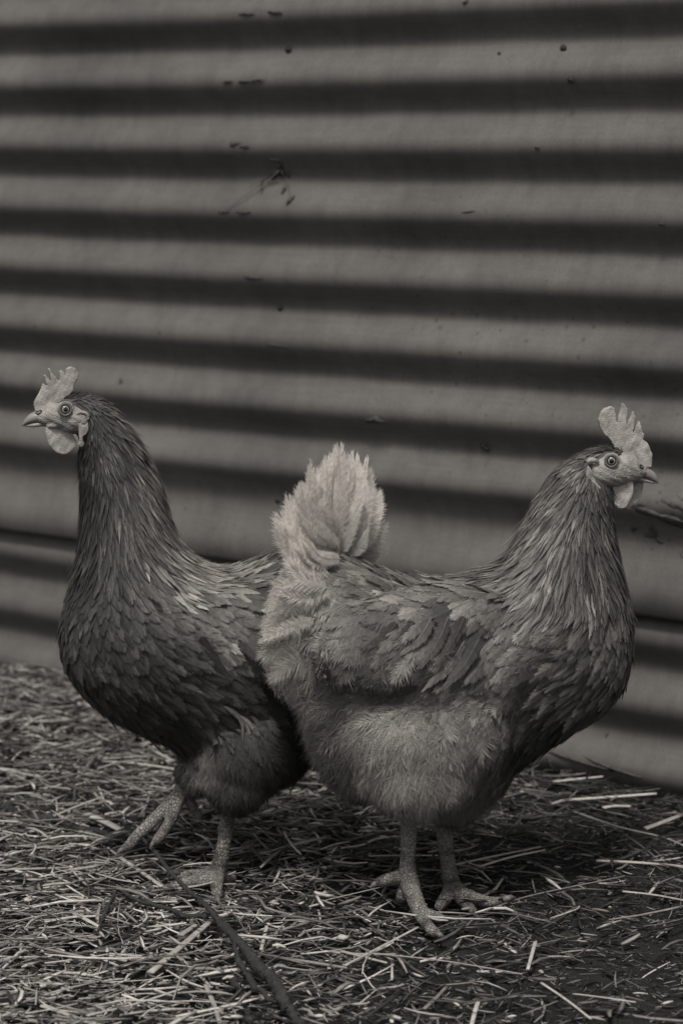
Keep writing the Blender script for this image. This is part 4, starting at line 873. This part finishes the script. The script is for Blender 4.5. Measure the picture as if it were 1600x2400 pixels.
# ------------------------------------------------------------------ straw litter
rng = np.random.default_rng(21)
def litter(n, sampler, lmin, lmax, wmin, wmax, zlo, zhi, tone_fn, tilt=0.10, bend=0.15, kink=0.15):
    """flattened stems: four rings of four corners, each stem of its own length, bend, twist and colour"""
    x, y = sampler(n); L = np.exp(rng.uniform(np.log(lmin), np.log(lmax), n)); w = rng.uniform(wmin, wmax, n); a = rng.normal(0, 0.75, n) * 1.0 + np.where(rng.random(n) < .3, rng.uniform(0, math.pi, n), 0)
    z = ground_h(x, y) + rng.uniform(zlo, zhi, n)
    tz = rng.normal(0, tilt, n); tw = rng.normal(0, 0.5, n); ft = rng.uniform(0.25, 0.9, n)
    d = np.stack([np.cos(a) * np.cos(tz), np.sin(a) * np.cos(tz), np.sin(tz)], -1)
    s0 = np.stack([-np.sin(a), np.cos(a), 0 * a], -1); u0 = np.cross(d, s0)
    s_ = s0 * np.cos(tw)[:, None] + u0 * np.sin(tw)[:, None]; u_ = np.cross(d, s_)
    bs = rng.normal(0, bend, n) * L; bu = rng.normal(0, bend * 0.35, n) * L
    kn = np.where(rng.random(n) < kink, rng.normal(0, 0.35, n), 0) * L
    V = np.zeros((n, 16, 3)); TN = np.zeros((n, 16)); tone = tone_fn(n, x, y)
    for i, t in enumerate((-.5, -.17, .17, .5)):
        k = (1 - 4 * t * t)
        c = np.stack([x, y, z], -1) + d * (L * t)[:, None] + s_ * (bs * k * .5 + kn * max(0, t - .1))[:, None] + u_ * (bu * k)[:, None]
        wt = w * (0.85 + 0.3 * rng.random(n)) * (0.6 if abs(t) > .4 else 1)
        for j, (ss, uu) in enumerate(((1, .15), (.0, 1), (-1, .15), (0, -.75))):
            V[:, i * 4 + j] = c + s_ * (wt * ss * .5)[:, None] + u_ * (wt * ft * uu * .5)[:, None]
        TN[:, i * 4:i * 4 + 4] = (tone * rng.uniform(.82, 1.18, n))[:, None]
    Q = [(i * 4 + j, i * 4 + (j + 1) % 4, (i + 1) * 4 + (j + 1) % 4, (i + 1) * 4 + j) for i in range(3) for j in range(4)] + [(3, 2, 1, 0), (12, 13, 14, 15)]
    off = (np.arange(n) * 16)[:, None, None]
    return V.reshape(-1, 3), (np.array(Q)[None] + off).reshape(-1, 4), TN.ravel()
def wall_y(x): return WL[1] + (x - WL[0]) * (WR[1] - WL[1]) / (WR[0] - WL[0])
def yard(density):
    def f(n):
        xs = []; ys = []
        c = 0
        while c < n:
            x = rng.uniform(-.72, .72, n); y = rng.uniform(1.80, 3.45, n)
            ok = (y < wall_y(x) - 0.015) & (rng.random(n) < density(x, y)) & (np.abs(x) < 0.165 * y + .12)
            xs.append(x[ok]); ys.append(y[ok]); c += ok.sum()
        return np.concatenate(xs)[:n], np.concatenate(ys)[:n]
    return f
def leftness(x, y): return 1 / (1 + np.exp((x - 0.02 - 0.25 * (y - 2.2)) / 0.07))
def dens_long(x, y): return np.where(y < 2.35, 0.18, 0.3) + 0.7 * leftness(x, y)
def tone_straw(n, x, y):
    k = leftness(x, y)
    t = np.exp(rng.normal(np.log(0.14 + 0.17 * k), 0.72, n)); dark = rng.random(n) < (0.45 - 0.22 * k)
    t = t * np.interp(y, [2.1, 2.35, 2.6], [0.95, 0.72, 0.62])  # farther straw darkened: shade under the hens and beyond put into its colour
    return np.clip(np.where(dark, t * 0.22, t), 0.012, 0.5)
def clumps(x, y): return 0.5 + 0.5 * np.sin(x * 31 + 2 * np.sin(y * 19)) * np.sin(y * 27 + 1.7 * np.sin(x * 23 + 1))
def tone_fine(n, x, y): return np.minimum(tone_straw(n, x, y), .30)
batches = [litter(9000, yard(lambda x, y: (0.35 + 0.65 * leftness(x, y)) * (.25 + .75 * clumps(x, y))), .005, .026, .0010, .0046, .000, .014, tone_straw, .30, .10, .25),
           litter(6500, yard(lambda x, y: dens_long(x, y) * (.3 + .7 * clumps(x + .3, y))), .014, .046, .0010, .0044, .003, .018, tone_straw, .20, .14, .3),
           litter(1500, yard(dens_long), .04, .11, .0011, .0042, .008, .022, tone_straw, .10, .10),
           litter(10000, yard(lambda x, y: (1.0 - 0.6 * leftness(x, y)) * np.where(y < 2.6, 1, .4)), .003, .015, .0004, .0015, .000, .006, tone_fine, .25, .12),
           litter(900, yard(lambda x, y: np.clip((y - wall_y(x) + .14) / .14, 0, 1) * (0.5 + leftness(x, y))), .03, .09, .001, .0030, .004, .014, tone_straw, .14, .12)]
n0 = 0; VV = []; QQ = []; TT = []
for V, Q, T in batches:
    VV.append(V); QQ.append(Q + n0); TT.append(T); n0 += len(V)
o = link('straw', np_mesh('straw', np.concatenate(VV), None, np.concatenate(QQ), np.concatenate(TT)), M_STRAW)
tag(o, 'loose straw and chaff trampled over the dark yard soil', 'straw', kind='stuff')

def stem(name, pts, wid, tone, label, flat=0.5, z=0.014, zt=None, cat='straw', group='single stalks lying on the litter'):
    """one stalk that can be picked out: a flattened, slightly split tube"""
    n = len(pts); zs = np.linspace(z, z if zt is None else zt, n)
    P = []
    for (x, y), zz in zip(pts, zs):
        p = on_ground(x, y, zz)
        P.append(on_ground(x, y, zz + float(ground_h(p[0], p[1]))))
    P = np.array(P); dist = P[:, 1].mean() / FPX * 1.04
    r = [wid * dist * .5 * k for k in np.linspace(1.0, 0.85, n)]
    V, T, Q = tube(P, r, 14, 8, flat=flat)
    c = P.mean(0); me = MB().add(V - P[0], T, Q).mesh(name)
    tn = tone * (0.85 + 0.3 * rng.random(len(V))); at = me.attributes.new('tone', 'FLOAT', 'POINT'); at.data.foreach_set('value', tn.astype(np.float32))
    o_ = link(name, me, M_STRAW); o_.location = P[0]
    return tag(o_, label, cat, group)
STEMS = [
    ([(204, 1908), (250, 1928), (306, 1958)], 22, .42, 'broad pale straw blade on the litter beside the lifted foot'),
    ([(1296, 1832), (1350, 1826), (1412, 1820)], 9, .5, 'pale straw lying at the wall foot under the right hen\'s breast'),
    ([(1328, 1875), (1430, 1868), (1537, 1860)], 12, .5, 'thick pale straw along the wall foot at the right edge'),
    ([(1412, 1893), (1440, 1889), (1476, 1890)], 13, .45, 'short stubby pale straw just below the thick wall-foot straw'),
    ([(1511, 1942), (1560, 1924), (1606, 1906)], 16, .35, 'flat grey straw blade pointing up at the right edge'),
    ([(1344, 1902), (1450, 1938), (1552, 1962), (1606, 1984)], 8, .25, 'long thin grey stem sloping down to the right edge by the wall'),
    ([(1121, 2031), (1200, 2008), (1277, 1992)], 9, .42, 'lower of the two crossed pale straws right of the far leg'),
    ([(1068, 2026), (1160, 2006), (1269, 1984)], 9, .34, 'upper of the two crossed pale straws right of the far leg'),
    ([(1397, 2017), (1500, 2022), (1606, 2031)], 13, .38, 'wide pale stem lying level at the right edge'),
    ([(800, 1988), (850, 1980), (882, 1966), (944, 1959)], 10, .33, 'bent grey straw running behind the right hen\'s near leg'),
    ([(866, 2006), (950, 2005), (1026, 2005)], 7, .36, 'straight straw passing level behind both legs of the right hen'),
    ([(1137, 2134), (1220, 2105), (1310, 2084), (1463, 2053)], 6, .16, 'long thin dark stem trailing right from the far foot\'s claw'),
    ([(1254, 2206), (1236, 2272)], 10, .42, 'short pale stalk standing out crosswise on the dark soil'),
    ([(1267, 2303), (1325, 2342), (1384, 2388)], 8, .42, 'pale stalk slanting down to the lower right of the picture'),
    ([(1341, 2329), (1415, 2338), (1489, 2349)], 7, .42, 'thin straight pale stalk level near the lower right corner'),
    ([(1121, 2344), (1112, 2372), (1104, 2405)], 12, .48, 'pale split stub at the lower edge right of centre'),
    ([(994, 2364), (1020, 2340), (1045, 2313)], 11, .2, 'dull grey stub slanting up below the right hen'),
    ([(798, 2229), (850, 2242), (907, 2257)], 11, .33, 'thick grey stalk slanting down at bottom centre'),
    ([(808, 2263), (890, 2220), (979, 2173)], 9, .36, 'straight pale stalk slanting up to the right hen\'s near toes'),
    ([(1458, 2089), (1530, 2097), (1606, 2111)], 9, .36, 'pale stalk under the wide stem at the right edge'),
    ([(861, 2233), (1040, 2252), (1223, 2283)], 6, .28, 'long thin stem lying nearly level below the right hen\'s feet'),
    ([(283, 2010), (330, 2042), (380, 2078)], 13, .36, 'flat grey stalk crossing behind the dark twig'),
    ([(352, 2280), (420, 2222), (492, 2160)], 20, .32, 'long weathered wood splinter leaning on the dark twig'),
    ([(423, 2192), (459, 2168)], 17, .28, 'short weathered wood chip beside the long splinter'),
    ([(105, 2160), (165, 2150), (226, 2147)], 13, .45, 'pale flat straw blade at lower left, upper of two touching'),
    ([(168, 2137), (200, 2154), (234, 2172)], 13, .42, 'pale flat straw crossing the blade at lower left'),
    ([(214, 2286), (285, 2266), (357, 2239)], 8, .42, 'thin pale straw slanting up at lower left'),
    ([(214, 2237), (250, 2252), (288, 2268)], 8, .42, 'short pale straw slanting down onto the thin slanting one'),
    ([(105, 2257), (180, 2248), (255, 2236)], 7, .38, 'thin straw nearly level above the lower left corner'),
    ([(413, 2382), (520, 2360), (632, 2333)], 11, .5, 'bright round straw at the bottom pointing to the thick twig'),
    ([(205, 2380), (320, 2352), (439, 2313)], 9, .38, 'long straw slanting up from the lower left corner'),
    ([(97, 2357), (160, 2378), (226, 2404)], 14, .34, 'thick flat straw sloping into the bottom edge at left'),
    ([(482, 2308), (500, 2350), (516, 2398)], 13, .3, 'dull flat straw pointing down beside the thick twig'),
    ([(625, 2170), (612, 2226)], 10, .42, 'short pale stalk right of the dark twig, crosswise'),
    ([(265, 1785), (350, 1793), (427, 1805)], 8, .4, 'long pale straw reaching the left hen\'s lifted thigh'),
    ([(112, 1919), (180, 1890), (242, 1867)], 8, .4, 'pale straw slanting up over the dark branch at left'),
    ([(60, 1700), (90, 1682), (130, 1676)], 10, .4, 'curved straw on the heap below the left hen\'s breast'),
    ([(0, 1802), (50, 1812), (110, 1822)], 10, .4, 'thick straw sloping in from the left edge')]
for pts, wid, tn, lab in STEMS:
    stem('wood_splinter' if 'wood' in lab else 'straw_stalk', pts, wid, tn, lab, .45, .016 if wid > 10 else .018, cat='splinter' if 'wood' in lab else 'straw')

def twig_tube(pts, rads, z0, z1, n):
    P = []
    for (x, y), zz in zip(pts, np.linspace(z0, z1, len(pts))):
        p = on_ground(x, y, zz); P.append(on_ground(x, y, zz + float(ground_h(p[0], p[1]))))
    P = np.array(P); r = np.array(rads) * (P[:, 1] / FPX * 1.04) * .5
    V, T, Q = tube(P, r, n, 12, bump=(lambda a, b: (lambda t: 1 + np.interp(t, np.linspace(0, 1, len(a)), a) + np.interp(t, np.linspace(0, 1, len(b)), b)))(rng.normal(0, .10, 13), rng.normal(0, .08, 34)))
    rr = np.repeat(np.interp(np.linspace(0, 1, n), np.linspace(0, 1, len(r)), r), 12); rr = np.concatenate([rr, [r[0], r[-1]]])
    V = V + rng.normal(0, 1, V.shape) * (0.17 * rr)[:, None] + np.repeat(np.stack([np.interp(np.linspace(0, 1, n), np.linspace(0, 1, 15), rng.normal(0, .45, 15)) for _ in range(3)], -1), 12, 0)[np.minimum(np.arange(len(V)), n * 12 - 1)] * rr[:, None]
    return V, T, Q
tw = empty('twig', tuple(on_ground(520, 2170, 0.015))); tag(tw, 'dark forked twig lying across the straw in the left foreground', 'twig')
V, T, Q = twig_tube([(296, 1938), (326, 1956), (357, 1987), (388, 2028), (434, 2079), (485, 2130), (520, 2168), (571, 2216), (612, 2270), (663, 2323), (694, 2374), (720, 2420)], [6, 8, 9, 9, 11, 14, 18, 19, 26, 28, 36, 34], .045, .016, 190)
link('stem', MB().add(V, T, Q).mesh('stem'), M_BARK, tw)
V, T, Q = twig_tube([(490, 2150), (440, 2146), (400, 2134), (357, 2119), (316, 2104), (278, 2089), (260, 2109), (245, 2145), (227, 2191)], [12, 11, 10, 9, 9, 7, 8, 7, 5], .022, .02, 90)
link('side_shoot', MB().add(V, T, Q).mesh('side_shoot'), M_BARK, tw)
V, T, Q = twig_tube([(548, 2200), (556, 2236), (574, 2280), (606, 2322), (648, 2352)], [9, 11, 13, 13, 9], .026, .026, 60)
link('side_shoot', MB().add(V, T, Q).mesh('side_shoot'), M_BARK, tw)
V, T, Q = twig_tube([(541, 2286), (566, 2339), (590, 2400)], [14, 17, 16], .012, .012, 40)
o = link('stick', MB().add(V, T, Q).mesh('stick'), M_BARK); tag(o, 'short dark stick pointing down, left of the thick end of the twig', 'stick')
V, T, Q = twig_tube([(-30, 1880), (0, 1889), (64, 1911), (112, 1927), (159, 1937), (255, 1956), (335, 1974)], [22, 22, 20, 20, 18, 16, 10], .016, .014, 70)
o = link('branch', MB().add(V, T, Q).mesh('branch'), M_BARK); tag(o, 'thick dark branch half buried in straw at the left edge', 'branch')
def pebble(px, py, r, name, label):
    p = on_ground(px, py, 0.012); p[2] += float(ground_h(p[0], p[1]))
    V, T, Q = ellipsoid(np.zeros(3), np.diag([r * 1.25, r, r * .7]), 8, 12)
    V = V * (1 + .16 * np.sin(V[:, :1] / r * 4 + px) * np.cos(V[:, 1:2] / r * 3.1))
    o_ = link(name, MB().add(V, T, Q).mesh(name), M_STONE); o_.location = p; tag(o_, label, 'stone')
pebble(801, 2172, .0042, 'pebble', 'small white pebble on the straw at bottom centre')
pebble(845, 2218, .0042, 'pebble', 'pale oblong pebble left of the right hen\'s near toes')
pebble(66, 2122, .0034, 'pebble', 'little pale crumb in the straw at the left edge')
